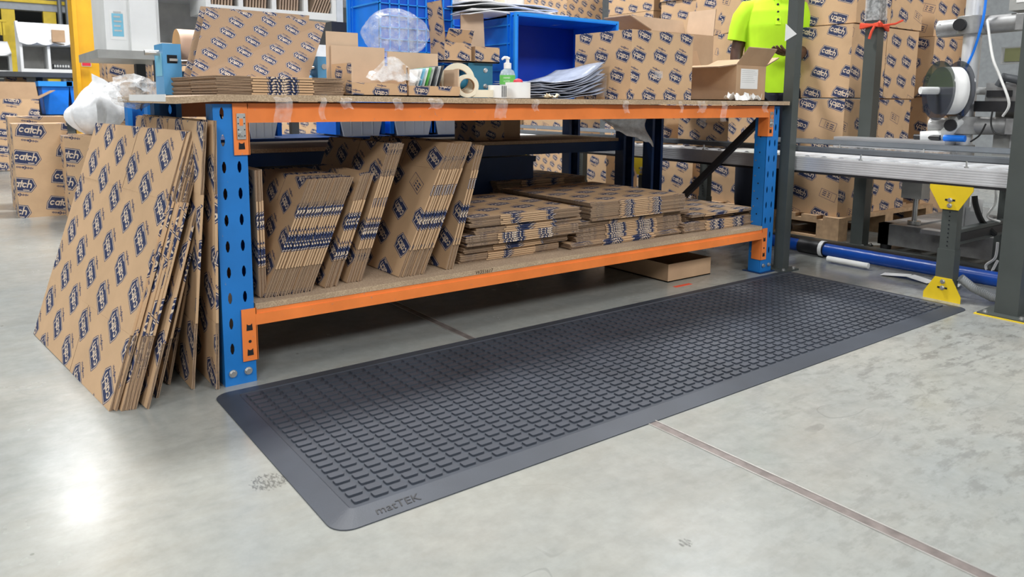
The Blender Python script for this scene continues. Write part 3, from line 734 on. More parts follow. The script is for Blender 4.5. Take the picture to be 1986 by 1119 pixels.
for x, z in ((XC0+.005, .606), (XC1-.02, .612)):
    mb = MB(); mb.box((x, YC0, z-.011), (x+.010, YC1, z+.009), 'railgrey'); mb.box((x+.010, YC0, z-.016), (x+.016, YC1, z+.013), 'railgrey'); rl = mb.build('guard_rail', cv)
    for k in range(13):
        y = YC0+.25+.45*k
        mb = MB(); mb.cyl((x+.004, y, .565), (x+.004, y, z-.008), .004, 'zinc', 8); mb.cyl((x+.004, y, .567), (x+.004, y, .573), .009, 'zinc', 8); mb.build('rail_post', rl)
def foot(x, y, far=False):
    mb = MB(); mb.box((x, y-.035, 0.02), (x+.055, y+.035, .22), 'grey_post'); lg = mb.build('leg', cv, bevel=.002)
    mb = MB(); mb.box((x+.004, y-.031, .20), (x+.051, y+.031, .489), 'grey_post'); l2 = mb.build('leg_extension', lg, bevel=.002)
    mb = MB()
    mb.build
    for k in range(9): mb.cyl((x+.0038, y, .235+.018*k), (x+.0030, y, .235+.018*k), .0032, 'hole', 8)
    mb.build('adjusting_holes', lg)
    if not far:
        for nm, pts, zs_ in (('top_bracket', [(y-.085, .490), (y+.085, .490), (y+.085, .474), (y+.036, .390), (y-.036, .390), (y-.085, .474)], (.43, .407)), ('foot_bracket', [(y-.075, .0), (y+.075, .0), (y+.075, .026), (y+.034, .098), (y-.034, .098), (y-.075, .026)], (.055, .082))):
            mb = MB(); mb.prism([(x-.006, a, z) for a, z in pts], (.005, 0, 0), 'yellow'); br = mb.build(nm, cv, bevel=.001)
            mb = MB(); mb.box((x-.0067, y-.02, zs_[0]-.004), (x-.0058, y+.02, zs_[0]+.004), 'hole'); mb.build('slot', br)
            for z in zs_: bolt(br, (x-.006, y, z), (-1, 0, 0), .0075)
foot(2.75, -.755); foot(3.32, -.755, True); foot(2.75, 2.2); foot(3.32, 2.2, True); foot(2.75, 1.0); foot(3.32, 1.0, True)
mb = MB(); mb.box((2.80, -.775, .235), (3.34, -.74, .30), 'grey_post'); mb.box((2.81, -.779, .25), (3.33, -.775, .285), 'dark'); mb.build('crossbar', cv)

# grey posts of the machine guard
def post(x, y, s, h, label, plate=.03, rotd=0, yel=False):
    e = thing('guard_post', (x+s/2, y+s/2, 0), label, 'post', 'grey guard posts')
    mb = MB(); mb.box((x, y, .008), (x+s, y+s, h), 'grey_post'); mb.build('column', e, bevel=.004)
    mb = MB(); mb.box((x-plate, y-plate, 0.0 if not yel else .003), (x+s+plate, y+s+plate, .009), 'grey_post'); fp = mb.build('foot_plate', e)
    if yel:
        mb = MB(); mb.box((x-plate-.008, y-plate-.008, 0), (x+s+plate+.008, y+s+plate+.008, .0035), 'yellow'); mb.build('yellow_edge', fp)
    for a in (x-plate*.5, x+s+plate*.5):
        for b_ in (y-plate*.5, y+s+plate*.5): bolt(fp, (a, b_, .009), (0, 0, 1), .007)
    return e
post(2.69, -1.06, .082, 2.5, 'thick grey steel post at the right edge on a yellow edged foot plate', .045, yel=True)
post(2.677, -.035, .052, 2.5, 'grey steel post standing just right of the bench', .035)
post(3.61, .065, .072, 2.5, 'grey steel post behind the conveyor with orange tape tied round it', .02)
# red-orange tape knotted on the middle post
mb = MB(); SH = V((.006, -.040, 0))
zt = at(1700, 50, x=3.6).z
for k in range(3):
    pts = [(3.594+.001*k, .095, zt+.01*k), (3.696, .094, zt+.004-.012*k), (3.698, .196, zt+.01), (3.592, .198, zt-.006+.01*k), (3.592, .095, zt+.012-.006*k)]; mb.tube([V(q_)+SH for q_ in pts], .008, 'redtape', 6)
mb.tube([(3.598, .078, zt), (3.588, .088, zt-.03), (3.59, .10, zt-.07)], .007, 'redtape', 6); mb.tube([(3.61, .04, zt), (3.67, .0, zt+.01), (3.71, -.02, zt+.03)], .006, 'redtape', 6)
tag(mb.build('knotted_tape'), 'orange red tape knotted round the middle grey post', 'tape')
zt2 = at(1700, 10, x=3.6).z
mb = MB(); mb.box((3.604, .059, zt2-.08), (3.688, .143, zt2+.06), 'cling'); tag(mb.build('stretch_film_wrap'), 'clear film wrapped round the middle grey post above the orange tape', 'film')

# pipe, profile and bits on the floor below the conveyor
mb = MB(); mb.cyl((3.17, -2.4, .042), (3.17, .05, .042), .034, 'pipe', 20); mb.cyl((3.17, .16, .042), (3.17, 2.6, .042), .034, 'pipe', 20); pp = tag(mb.build('floor_pipe'), 'blue plastic pipe lying on the floor under the conveyor', 'pipe')
mb = MB(); mb.cyl((3.17, .03, .044), (3.17, .18, .044), .041, 'dark', 20); mb.box((3.15, .03, 0), (3.19, .06, .03), 'dark'); cp = mb.build('coupling', pp)
mb = MB(); mb.cyl((3.17, .035, .044), (3.17, .055, .044), .0435, 'white', 20); mb.build('white_ring', cp)
mb = MB(); mb.box((3.28, -2.4, 0), (3.34, 2.4, .05), 'alu'); mb.box((3.295, -2.4, .05), (3.325, 2.4, .056), 'dark'); tag(mb.build('floor_profile'), 'aluminium floor profile running behind the blue pipe', 'profile')
mb = MB(); mb.box((3.36, -2.4, 0), (3.585, 2.4, .018), 'beltgrey'); tag(mb.build('cable_cover_plate'), 'dark grey flat cover plate on the floor behind the profile', 'plate')
e = thing('machine_base', (4.1, -.75, 0), 'low steel frame with slats under the labelling machine', 'machine frame')
for a, c_ in (((3.66, -1.5, .03), (3.72, .0, .15)), ((4.5, -1.5, .03), (4.56, .0, .15)), ((3.66, -.06, .03), (4.56, .0, .15)), ((3.66, -1.5, .03), (4.56, -1.44, .15))):
    mb = MB(); mb.box(a, c_, 'cast'); mb.build('frame_beam', e)
for k in range(11):
    mb = MB(); mb.box((3.72, -1.40+.125*k, .125), (4.5, -1.31+.125*k, .148), 'cast'); mb.build('slat', e)
for x in (3.68, 4.50):
    for y in (-1.47, -.05):
        mb = MB(); mb.cyl((x+.02, y+.02, 0), (x+.02, y+.02, .035), .03, 'dark', 12); mb.build('levelling_foot', e)
mb = MB()
def strip(mb, pts, wd, mk, t=.001):
    """flat crumpled strip lying along points"""
    pts = [V(p) for p in pts]
    for a, b_ in zip(pts, pts[1:]):
        s = (b_-a).cross(V((0, 0, 1))).normalized()*wd/2
        mb.hexa([a-s, a+s, b_+s, b_-s, a-s+V((0, 0, t)), a+s+V((0, 0, t)), b_+s+V((0, 0, t)), b_-s+V((0, 0, t))], mk)
pr_ = at(1640, 512, z=.01); mb.cyl(pr_+V((0, -.12, .012)), pr_+V((0, .10, .012)), .014, 'paper', 12); tag(mb.build('paper_tube'), 'white rolled paper tube lying before the blue pipe', 'paper roll')
p = at(1785, 545, z=.004); mb = MB(); strip(mb, [p+V((0, .18, .0)), p+V((.02, .06, .012)), p+V((0, -.05, .002)), p+V((.03, -.16, .006))], .07, 'paper'); tag(mb.build('paper_scrap'), 'crumpled white paper strip on the floor before the pipe, near the yellow foot', 'paper')
A, B = at(1858, 562, x=2.83), at(1925, 588, x=2.95)
mb = MB(); mb.tube([(2.80, -.80, .10), (2.83, -.84, .06), (2.87, -.90, .025), (2.90, -.98, .022), (2.93, -1.10, .022), (2.95, -1.3, .022)], .018, 'conduit', 10); tag(mb.build('flexible_conduit'), 'grey corrugated conduit curling from the yellow footed leg', 'conduit')

# low open carton on the floor under the bench
a = at(1295, 548, z=0); b_ = at(1397, 536, z=0)
open_carton('low kraft carton lid lying open on the floor under the bench', (a.x, a.y, 0), (b_.x, a.y+.42, .085), 'kraft', 'kraft', {'b': (.08, 100)}, name='carton_tray')
mb = MB(); p = at(1325, 553, z=0); mb.box((p.x-.06, p.y-.012, 0), (p.x+.05, p.y+.010, .0006), 'redtape'); tag(mb.build('floor_tape'), 'short strip of red floor tape at the mat edge by the low carton', 'tape')

# ------------------------------------------------------------------ on the bench top
ZB = ZT+.0015
c0 = at(1222, 190, y=.06); r1 = at(1340, 190, y=.06).x; zt1 = at(1222, 56, y=.06).z
M['p_g'] = printed('print_upside_down', .088, 180)
gq = thing('printed_carton', ((c0.x+r1)/2, .32, ZB), 'large printed carton with its corner towards the camera at the right of the bench', 'carton')
yg = at(1115, 130, x=c0.x).y; mb = MB(); mb.box((c0.x, .06, ZB), (r1, yg, zt1), 'p_g', off=(.05, .03)); mb.build('body', gq, bevel=.003)
mb = MB(); mb.box((c0.x-.0012, .20, ZB+.01), (c0.x-.0002, .26, ZB+.10), 'tape'); mb.box((c0.x+.14, .0585, ZB+.09), (c0.x+.19, .0595, ZB+.12), 'tape'); mb.build('tape_scrap', gq)
# plain carton with raised flaps behind it
x0 = at(1262, 100, y=.62).x; x1 = at(1383, 100, y=.62).x; z1 = at(1300, 62, y=.62).z
kc = open_carton('tall plain carton with raised lid flaps standing behind the large printed carton', (x0, .62, ZB), (x1, .82, z1), 'kraft', 'kraft_light', {'r': (.15, 8), 'l': (.17, 68), 'b': (.10, 12)})
# open plain carton with label on the right
x0 = at(1428, 150, y=.10).x; x1 = at(1492, 150, y=.10).x; z1 = at(1428, 126, y=.10).z
hc = open_carton('open plain carton with an address label at the right end of the bench', (x0, .10, ZB), (x1-.03, .50, z1), 'kraft', 'kraft', {'l': (.12, 97), 'f': (.10, 38), 'r': (.13, 70), 'b': (.1, 20)})
mb = MB(); lx0, lx1 = at(1437, 150, y=.098).x, at(1470, 150, y=.098).x; lz0, lz1 = at(1437, 172, y=.098).z, at(1437, 133, y=.098).z
mb.box((lx0, .0985, lz0), (lx1, .0997, lz1), 'paper'); lb = mb.build('address_label', hc)
mb = MB()
for k in range(7):
    zz = lz1-.008-.009*k; mb.box((lx0+.008, .0982, zz), (lx1-.008-rnd.uniform(0, .03), .0985, zz-.0022), 'offwhite')
mb.build('printed_lines', lb)
def crumple(name, label, cx, cy, z, wx, wy, h, mk, seed, cat='paper', n=7):
    r = random.Random(seed); ph = [r.uniform(0, 6) for _ in range(6)]
    def f(u, v): return (cx+(u-.5)*wx+.1*wx*math.sin(v*5+ph[0]), cy+(v-.5)*wy+.1*wy*math.sin(u*6+ph[1]), z+.001+h*abs(math.sin(u*7+ph[2])*math.cos(v*6+ph[3]))*(.5+.5*math.sin(u*3+v*4+ph[4])**2))
    mb = MB(); mb.grid(f, n, n, mk, sm=False); return tag(mb.build(name, solid=.0008), label, cat)
for u_, s_, lab in ((1425, 1, 'crumpled white paper scrap at the right end of the bench, left one'), (1455, 2, 'larger crumpled white paper on the bench before the labelled carton')):
    p = at(u_, 190, y=.045); crumple('paper_scrap', lab, p.x, .045, ZB, .09, .06, .045, 'paper', s_)
crumple('paper_scrap', 'small torn cream paper scrap on the bench left of the large printed carton', at(1068, 190, y=.03).x, .03, ZB, .06, .04, .02, 'cream', 5)

# front row of small cartons, tapes, bottle
def bin_carton(label, u0, u1, vf, vb, y0, dep, off):
    x0, x1 = at(u0, 150, y=y0).x, at(u1, 150, y=y0).x; zf = at(u0, vf, y=y0).z; zb = at(u0, vb, y=y0+dep).z
    return open_carton(label, (x0, y0, ZB), (x1, y0+dep, zb), 'p_mini', 'kraft_light', {}, off=off, front_h=zf), x0, x1, zf, zb
bc, bx0, bx1, bzf, bzb = bin_carton('small open carton with tall back panel holding clear film, left of the tape rolls', 683, 789, 160, 90, .05, .16, (.03, .06))
bd, dx0, dx1, dzf, dzb = bin_carton('small open carton holding label sheets, directly left of the tape rolls', 793, 892, 166, 102, .05, .15, (.05, .02))
mb = MB(); mb.box((bx0-.012, .215, ZB), (bx0+.10, .22, bzb+.045), 'kraft_light'); mb.build('back_panel', bc)
for k in range(9):
    x = dx0+.02+.012*k; mb = MB(); mk = ['paper', 'paper', 'screen', 'paper', 'green', 'offwhite', 'slate', 'offwhite', 'slate'][k]
    mb.obox((x, .07, ZB+.006), (.0022, 0, 0), (0, .10, 0), (.030, 0, .085+.002*k), mk)
    tag(mb.build('label_card'), '%s label card standing in the small carton by the tape rolls' % ['frontmost white', 'second white', 'pale blue', 'white creased', 'green', 'light grey', 'dark grey', 'grey striped', 'rearmost dark'][k], 'card', 'label cards in the small carton')
# bubble of clear film rising from the left carton
p = at(767, 66, y=.24)
def blob(cx, cy, cz, rx, ry, rz, seed, amp=.16):
    r = random.Random(seed); ph = [r.uniform(0, 6) for _ in range(6)]
    def f(u, v):
        a = u*2*PI; b = (v-.5)*PI; k = 1+amp*math.sin(3*a+ph[0])*math.cos(2*b)+amp*.6*math.sin(5*a+4*b+ph[1])*math.cos(b)+amp*.3*math.sin(9*a-7*b+ph[2])*math.cos(b)
        return (cx+rx*k*math.cos(a)*math.cos(b), cy+ry*k*math.sin(a)*math.cos(b), cz+rz*k*math.sin(b))
    return f
mb = MB(); mb.grid(blob(p.x, p.y, p.z, .125, .07, .082, 4, .07), 28, 14, 'bubble'); tag(mb.build('clear_film_bag', weld=True), 'puffed clear plastic bag billowing above the small open carton', 'plastic bag')
p = at(757, 155, y=.10); mb = MB(); mb.face([(p.x-.10, .045, ZB+.05), (p.x+.09, .045, ZB+.055), (p.x+.02, .08, at(745, 112, y=.08).z), (p.x-.01, .08, at(745, 112, y=.08).z)], 'cling'); mb.grid(lambda u, v: (p.x-.09+.17*u, .046+.05*v+.01*math.sin(u*9), ZB+.05+(1-abs(u-.55)*1.6)*.09*v+.006*math.sin(u*20)), 10, 6, 'cling'); tag(mb.build('film_sheet'), 'folded clear film sheet hanging out of the small open carton', 'plastic film')
def taperoll(c, axis, ro, wd, label, mk='cream', group='tape rolls beside the bottle'):
    c = V(c); a = V(axis).normalized()*wd/2; mb = MB(); mb.cyl(c-a, c+a, ro, mk, 28, inner=ro*.66, cap=mk); o = tag(mb.build('tape_roll'), label, 'tape roll', group)
    mb = MB(); mb.cyl(c-a*.98, c+a*.98, ro*.67, 'kraft', 28, inner=ro*.62, cap='kraft'); mb.build('core', o); return o
p = at(888, 150, y=.14); taperoll((p.x, .14, ZB+.062), (.55, .83, .05), .060, .045, 'upright roll of cream packing tape leaning at the back, larger of the pair')
p = at(905, 178, y=.075); taperoll((p.x, .075, ZB+.040), (.45, .89, 0), .040, .045, 'smaller upright roll of cream packing tape in front')
p = at(935, 186, y=.06); taperoll((p.x, .08, ZB+.014), (0, 0, 1), .055, .026, 'cream tape roll lying flat left of the hand gel bottle')
p = at(1006, 186, y=.05); o = taperoll((p.x, .055, ZB+.028), (0, 0, 1), .046, .056, 'white roll of labels standing on end at the bench edge', 'paper')
mb = MB(); mb.lathe((p.x, .055, ZB+.0565), [(.0, 0), (.018, 0), (.016, .008), (.006, .013), (0, .014)], 'red', 16); tag(mb.build('red_cap'), 'red bottle cap lying on the white label roll', 'cap')
p = at(966, 186, y=.045); o = taperoll((p.x, .05, ZB+.022), (0, 0, 1), .033, .044, 'small white roll with black stripes in front of the hand gel bottle', 'paper')
mb = MB()
for k in range(3): mb.box((p.x-.004+.008*k, .0155, ZB+.003), (p.x-.001+.008*k, .0165, ZB+.042), 'slate')
mb.build('black_stripe', o)
p = at(984, 180, y=.13); bt = thing('hand_gel_bottle', (p.x, .13, ZB), 'clear pump bottle of hand gel with green label and white pump', 'bottle')
mb = MB(); mb.lathe((p.x, .13, ZB), [(0, 0), (.026, 0), (.029, .004), (.029, .085), (.024, .100), (.012, .108), (.011, .114)], 'gel', 24); mb.build('body', bt)
mb = MB(); mb.lathe((p.x, .13, ZB), [(.0293, .050), (.0295, .052), (.0295, .082), (.0293, .084)], 'green', 24); mb.build('label', bt)
mb = MB(); mb.lathe((p.x, .13, ZB), [(0, .108), (.014, .108), (.014, .128), (.007, .130), (.006, .142), (.009, .143), (.009, .150), (0, .151)], 'paper', 20); mb.tube([(p.x, .13, ZB+.147), (p.x-.02, .122, ZB+.148), (p.x-.034, .117, ZB+.141)], [.006, .005, .004], 'paper', 8); mb.build('pump', bt)
for sz_, s__, zz_ in ((.0085, 'HAND', .071), (.0085, 'SANITISER', .060)):
    text('label_text', s__, bt, V((p.x, .13, ZB+zz_))+V((-.66, -.75, 0))*.0305-V((.75, -.66, 0))*.012, sz_*(1 if len(s__) < 6 else .62), 'paper', (.75, -.66, 0), (0, 0, 1), .0001)
# pile of grey mailers spilling in front of the crate
for k in range(9):
    p = at(1062, 185, y=.34); r = random.Random(k+3); ph = r.uniform(0, 6)
    mb = MB(); z0 = ZB+.004+.008*k
    mb.grid(lambda u, v: (p.x-.17+.34*u+r.uniform(0, 0)+.01*math.sin(v*6+ph), .18+.32*v, z0+.004*math.sin(u*11+ph+v*5)+(.055+.012*k)*max(0, u-.45)**1.3*(1.2-.3*v)), 14, 8, 'mailer'); tag(mb.build('plastic_mailer', solid=.002), 'grey mailing bag, '+ORD[k]+' from below in the pile before the big blue crate', 'mailing bag', 'grey mailing bags piled on the bench')

# flat stack and two standing cartons at the left of the top
z = ZB
cst = at(420, 182, y=.05); rt = at(668, 180, y=.05)
M['p_edge'] = printed('print_stack_edge', .1, 90)
for k in range(7):
    O = V((cst.x+rnd.uniform(-.003, .003), .05+rnd.uniform(-.003, .003), z))
    lab = ORD[k]+' from below in the low flat stack at the left of the bench top' if k < 6 else 'uppermost flattened carton of the low stack at the left of the bench top'
    fcarton(O, V((-.03, .50, 0)), V((rt.x-cst.x, 0, 0)), V((0, 0, .0073)), lab, 'flat stack at the left of the bench top', 'p_edge', .26, (.05, .01)); z += .0078
# standing pair
def standing(u0, u1, vt0, vt1, yb, lean_, label, mk, off, ub0=None, ub1=None, vb=150):
    B0 = at(ub0, vb, y=yb); B1 = at(ub1, vb, y=yb); B0.z = B1.z = z+.001
    T0 = at(u0, vt0, y=yb+lean_); T1 = at(u1, vt1, y=yb+lean_)
    n = (B1-B0).cross(T0-B0).normalized()
    if n.y > 0: n = -n
    mb = MB(); P = [B0, B1, T1, T0]; t = .007
    mb.face(P, mk, off=off, up=(T0-B0)); Q = [p_-n*t for p_ in P]; mb.face(Q[::-1], mk, off=off, up=(T0-B0))
    for i in range(4): j = (i+1) % 4; mb.face([P[j], P[i], Q[i], Q[j]], 'edge')
    return tag(mb.build('flattened_carton'), label, 'carton', 'printed cartons standing on the low stack')
M['p_stand_shaded'] = printed('print_standing_shaded', .054, 180, kraft=(.27, .168, .095))  # kraft darkened: the shade on the backlit pair is put into the colour
f1 = standing(400, 632, 14, 44, .30, .13, 'flattened printed carton standing on the low stack, front of the pair', 'p_stand_shaded', (.02, .03), 370, 598)
f2 = standing(389, 600, 12, 30, .345, .13, 'flattened printed carton standing just behind, showing at its left edge', 'p_stand_shaded', (.05, .01), 356, 590)

# kraft paper dispensers
def bracket(mb, x, y, wx, wy, h, mk): mb.box((x, y, ZB), (x+wx, y+wy, ZB+h), mk)
pa = at(318, 150, y=.46); e = thing('paper_dispenser', (pa.x+.35, .8, ZB), 'blue steel paper dispenser with a big kraft roll at the left back of the bench', 'dispenser')
ht = at(318, 84, y=.46).z-ZB
mb = MB(); bracket(mb, pa.x, .46, .055, .12, ht, 'mach'); br = mb.build('end_bracket', e, bevel=.003)
mb = MB(); mb.box((pa.x-.0012, .475, ZB+.06), (pa.x-.0002, .565, ht+ZB-.03), 'screen'); mb.build('label_plate', br)
mb = MB(); mb.box((pa.x+.012, .4585, ZB+ht*.62), (pa.x+.042, .4598, ZB+ht*.78), 'hole'); mb.box((pa.x+.018, .452, ZB+ht*.66), (pa.x+.042, .458, ZB+ht*.71), 'zinc'); mb.build('catch', br)
mb = MB(); mb.cyl((pa.x-.045, .50, ZB+ht*.82), (pa.x, .50, ZB+ht*.82), .009, 'zinc', 12); mb.build('axle_end', br)
pb = at(632, 150, y=.46); hb = at(632, 110, y=.46).z-ZB
mb = MB(); bracket(mb, pb.x-.03, .46, .055, .12, hb, 'mach'); br2 = mb.build('end_bracket', e, bevel=.003)
mb = MB(); mb.cyl((pb.x-.006, .457, ZB+hb*.75), (pb.x-.006, .462, ZB+hb*.75), .010, 'zinc', 12); mb.build('bolt', br2)
A = V((pa.x+.055, .575, ZB+ht*.98)); B = V((pb.x-.03, .575, ZB+ht*.98)); d = (B-A)
mb = MB(); mb.cyl(A+d*.03, A+d*.97, .060, 'roll', 28, cap='rollside'); mb.build('kraft_paper_roll', e)
mb = MB(); mb.cyl(A+V((0, -.09, -.055)), B+V((0, -.09, -.055)), .010, 'chrome', 14); mb.build('guide_bar', e)
mb = MB(); mb.cyl(A+V((0, -.06, -.115)), B+V((0, -.06, -.115)), .034, 'mach', 18); mb.build('lower_drum', e)
p1 = at(665, 150, y=.50); p2 = at(908, 150, y=.62); e = thing('paper_dispenser', ((p1.x+p2.x)/2, .6, ZB), 'teal paper dispenser half hidden behind the small cartons and tape rolls', 'dispenser')
h1 = at(672, 122, y=.50).z-ZB; h2 = at(920, 122, y=.62).z-ZB
mb = MB(); mb.box((p1.x, .50, ZB), (p1.x+.05, .58, ZB+h1), 'mach'); mb.box((p1.x-.01, .49, ZB+h1), (p1.x+.065, .59, ZB+h1+.012), 'mach'); mb.build('end_bracket', e, bevel=.003)
mb = MB(); mb.box((p2.x, .62, ZB), (p2.x+.13, .70, ZB+h2), 'teal'); br = mb.build('end_bracket', e, bevel=.003)
for kz in (.35, .8): bolt(br, (p2.x+.09, .62, ZB+h2*kz), (0, -1, 0), .008)
mb = MB(); mb.cyl((p1.x+.05, .56, ZB+.07), (p2.x, .66, ZB+.07), .03, 'teal', 16); mb.build('drum', e)

# blue crates
def crate(label, O, A, B, C, grid=(6, 8), group='blue plastic crates', t=.006):
    """O corner of the bottom, A and B span the bottom, C depth towards the open rim"""
    O, A, B, C = V(O), V(A), V(B), V(C); a, b_, c = A.normalized(), B.normalized(), C.normalized(); e = thing('plastic_crate', O+A/2+B/2, label, 'crate', group)
    e.location.z = min((O+A*i+B*j+C*k).z for i in (0, 1) for j in (0, 1) for k in (0, 1))
    mb = MB(); mb.obox(O, A, B, c*t, 'crate_b'); mb.build('bottom', e)
    for o, w_, n in ((O, A, b_), (O+B-b_*t, A, b_), (O, B, a), (O+A-a*t, B, a)):
        mb = MB(); mb.obox(o, w_, n*t, C, 'crate'); s_ = mb.build('wall', e)
    # outer ribs and stacked rim
    mb = MB(); g_ = .012
    for k in (0.0, .028, .052):
        o = O-a*g_-b_*g_+C-c*(k+.012); AA, BB = A+a*2*g_, B+b_*2*g_; h = c*(.012 if k == 0 else .005)
        mb.obox(o, AA, b_*g_, h, 'crate_l' if k == 0 else 'crate'); mb.obox(o+BB-b_*g_, AA, b_*g_, h, 'crate_l' if k == 0 else 'crate'); mk_ = 'crate_l' if k == 0 else 'crate'; mb.obox(o+b_*g_, a*g_, BB-b_*2*g_, h, mk_); mb.obox(o+AA-a*g_+b_*g_, a*g_, BB-b_*2*g_, h, mk_)
    mb.build('rim', e)
    mb = MB()
    for f_ in (.12, .34, .66, .88):
        for o, n, w_ in ((O+A*f_, -b_, a), (O+A*f_+B, b_, a), (O+B*f_, -a, b_), (O+B*f_+A, a, b_)): mb.obox(o, w_*.006, n*.009, C*.86, 'crate_l')
    tag(mb.build('side_ribs', e), kind='stuff')
    mb = MB(); nu, nv = grid
    for i in range(nu+1): mb.obox(O+A*(i/nu)*.985, a*.004, B, -c*.010, 'crate_l')
    for j in range(nv+1): mb.obox(O+B*(j/nv)*.985, A, b_*.004, -c*.010, 'crate_l')
    tag(mb.build('bottom_grid', e), kind='stuff')
    return e
y_ = .80; xa = at(736, 80, y=y_).x; xb = at(876, 80, y=y_).x; zb = ZB
crate('tall blue crate on its side, ribbed base towards the camera, left one', (xa, y_, zb), (xb-xa, 0, 0), (0, 0, .60), (0, .30, 0), (8, 12))
y2 = 1.16; x2 = at(878, 80, y=y2).x; x3 = at(1000, 80, y=y2).x
crate('dark ribbed blue crate standing behind the small cartons between two bigger crates', (x2, y2, zb), (x3-x2, 0, 0), (0, 0, at(900, 30, y=y2).z-zb), (0, .30, 0), (9, 8))
y3 = .60; x4 = at(1003, 80, y=y3).x; x5 = at(1196, 80, y=y3).x; z5 = at(1003, 28, y=y3).z
crb = crate('big blue crate on its side with its dark open mouth towards the camera', (x4, y3+.34, zb), (x5-x4, 0, 0), (0, 0, z5-zb), (0, -.34, 0))
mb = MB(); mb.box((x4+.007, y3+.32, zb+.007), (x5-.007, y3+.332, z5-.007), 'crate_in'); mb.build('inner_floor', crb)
# white mailers heaped on it
for k in range(5):
    ph = k*1.7; r = random.Random(k+40); X0 = x4-.22+r.uniform(-.03, .03); z0 = z5+.003+.011*k
    mb = MB(); mb.grid(lambda u, v: (X0+(.62-.03*k)*u, y3-.0+.05+.30*v, z0+.006*math.sin(u*9+ph+v*4)+.012*(1-abs(2*u-1))-(.03*max(0, .18-u)*(6-k)/3)), 16, 8, 'mailer_w'); tag(mb.build('white_mailing_bag', solid=.004), 'white mailing bag, '+ORD[k]+' from below in the heap on the big blue crate', 'mailing bag', 'white mailing bags on the blue crate')
# small cartons perched above
def tilted(label, u0, u1, v0, v1, y, dep, mk, off, flap=None, ang=0, name='printed_carton'):
    x0, x1 = at(u0, 100, y=y).x, at(u1, 100, y=y).x; za, zb_ = at((u0+u1)/2, v1, y=y).z, at((u0+u1)/2, v0, y=y).z
    return (x0, y, za), (x1, y+dep, zb_)
yE = .60
zt_ = ZB+h2+.001
x0 = at(863, 100, y=yE).x; x1 = at(914, 100, y=yE).x; zz = at(880, 82, y=yE).z
ec = open_carton('small printed carton with one tall raised flap perched on the teal dispenser', (x0, yE, zt_), (x1, yE+.12, zz), 'p_tiny', 'kraft_light', {'l': (.17, 6), 'f': (.06, 30)}, off=(.02, .03))
x0 = at(922, 100, y=.60).x; x1 = at(969, 100, y=.60).x-.04; zz = at(940, 92, y=.50).z; zq = at(940, 124, y=.50).z
fc_ = open_carton('small printed carton with plain flap up, on the right end of the teal dispenser', (x0, .60, zt_), (x1+.04, .72, zt_+(zz-zq)*1.0), 'p_tiny', 'kraft_light', {'b': (.16, 3)}, off=(.05, .01))
# sheets and a black box behind the left crate
x0 = at(644, 80, y=1.25).x; mb = MB(); mb.box((x0, 1.25, ZB), (x0+.10, 1.42, at(650, 42, y=1.25).z), 'slate'); o = tag(mb.build('label_printer', bevel=.004), 'black label printer standing left of the tall blue crate', 'printer')
mb = MB(); mb.box((x0+.012, 1.2485, ZB+.2), (x0+.085, 1.2498, ZB+.26), 'offwhite'); mb.box((x0+.02, 1.2485, ZB+.13), (x0+.075, 1.2498, ZB+.142), 'offwhite'); mb.build('front_label', o)
x0 = at(664, 100, y=.46).x
for k in range(3):
    mb = MB(); mb.obox((x0+.004*k, .66+.01*k, ZB), (.13, 0, 0), (0, .0012, 0), (-.012+.01*k, .02, .20), 'mailer_w'); tag(mb.build('paper_sheet'), 'white sheet before the tall blue crate, '+ORD[k]+' from the front', 'paper', 'white sheets before the tall crate')
# film bits hanging over the beam
for k, (u_, wd, h, lab) in enumerate(((551, .05, .045, 'long clear tape strip over the left of the beam'), (628, .018, .04, 'thin twisted film strip on the orange beam'), (675, .035, .02, 'small torn film scrap at the board edge'), (775, .03, .022, 'faint tape scrap on the beam left of centre'), (848, .05, .02, 'clear tape wrapped on the board edge'), (975, .05, .04, 'bunched clear film hanging at the centre of the beam'), (1042, .028, .025, 'ring of crumpled film on the beam'), (1218, .03, .03, 'tape flag hanging below the large printed carton'), (1325, .02, .03, 'small tape flag right of the large printed carton'), (1365, .05, .03, 'wide tape scrap on the right of the beam'), (1408, .04, .055, 'film strand hanging near the right connector'), (1488, .04, .03, 'tape patch on the right beam connector'))):
    p = at(u_, 200, y=-.05); mb = MB(); ph = k*1.3
    mb.grid(lambda u, v: (p.x-wd/2+wd*u+.004*math.sin(v*5+ph), (-.039 if v > 0 else -.0335)-.003*abs(math.sin(u*6+ph)+math.sin(v*8)), ZT-.004-h*1.6*v+.002*math.sin(u*9+ph)), 6, 7, 'tape'); tag(mb.build('tape_scrap'), lab, 'tape', None)
mb = MB(); p = at(1225, 240, y=.3)
mb.grid(lambda u, v: (at(1165, 240, y=.3).x+.26*u+.03*v, .28+.03*math.sin(u*6)+.02*math.sin(v*5), .755-(.035+.10*u)*v+.004*math.sin(u*25)), 14, 10, 'bubwrap'); tag(mb.build('foam_wrap', solid=.003), 'torn sheet of grey foam wrap hanging under the right half of the bench', 'foam wrap')
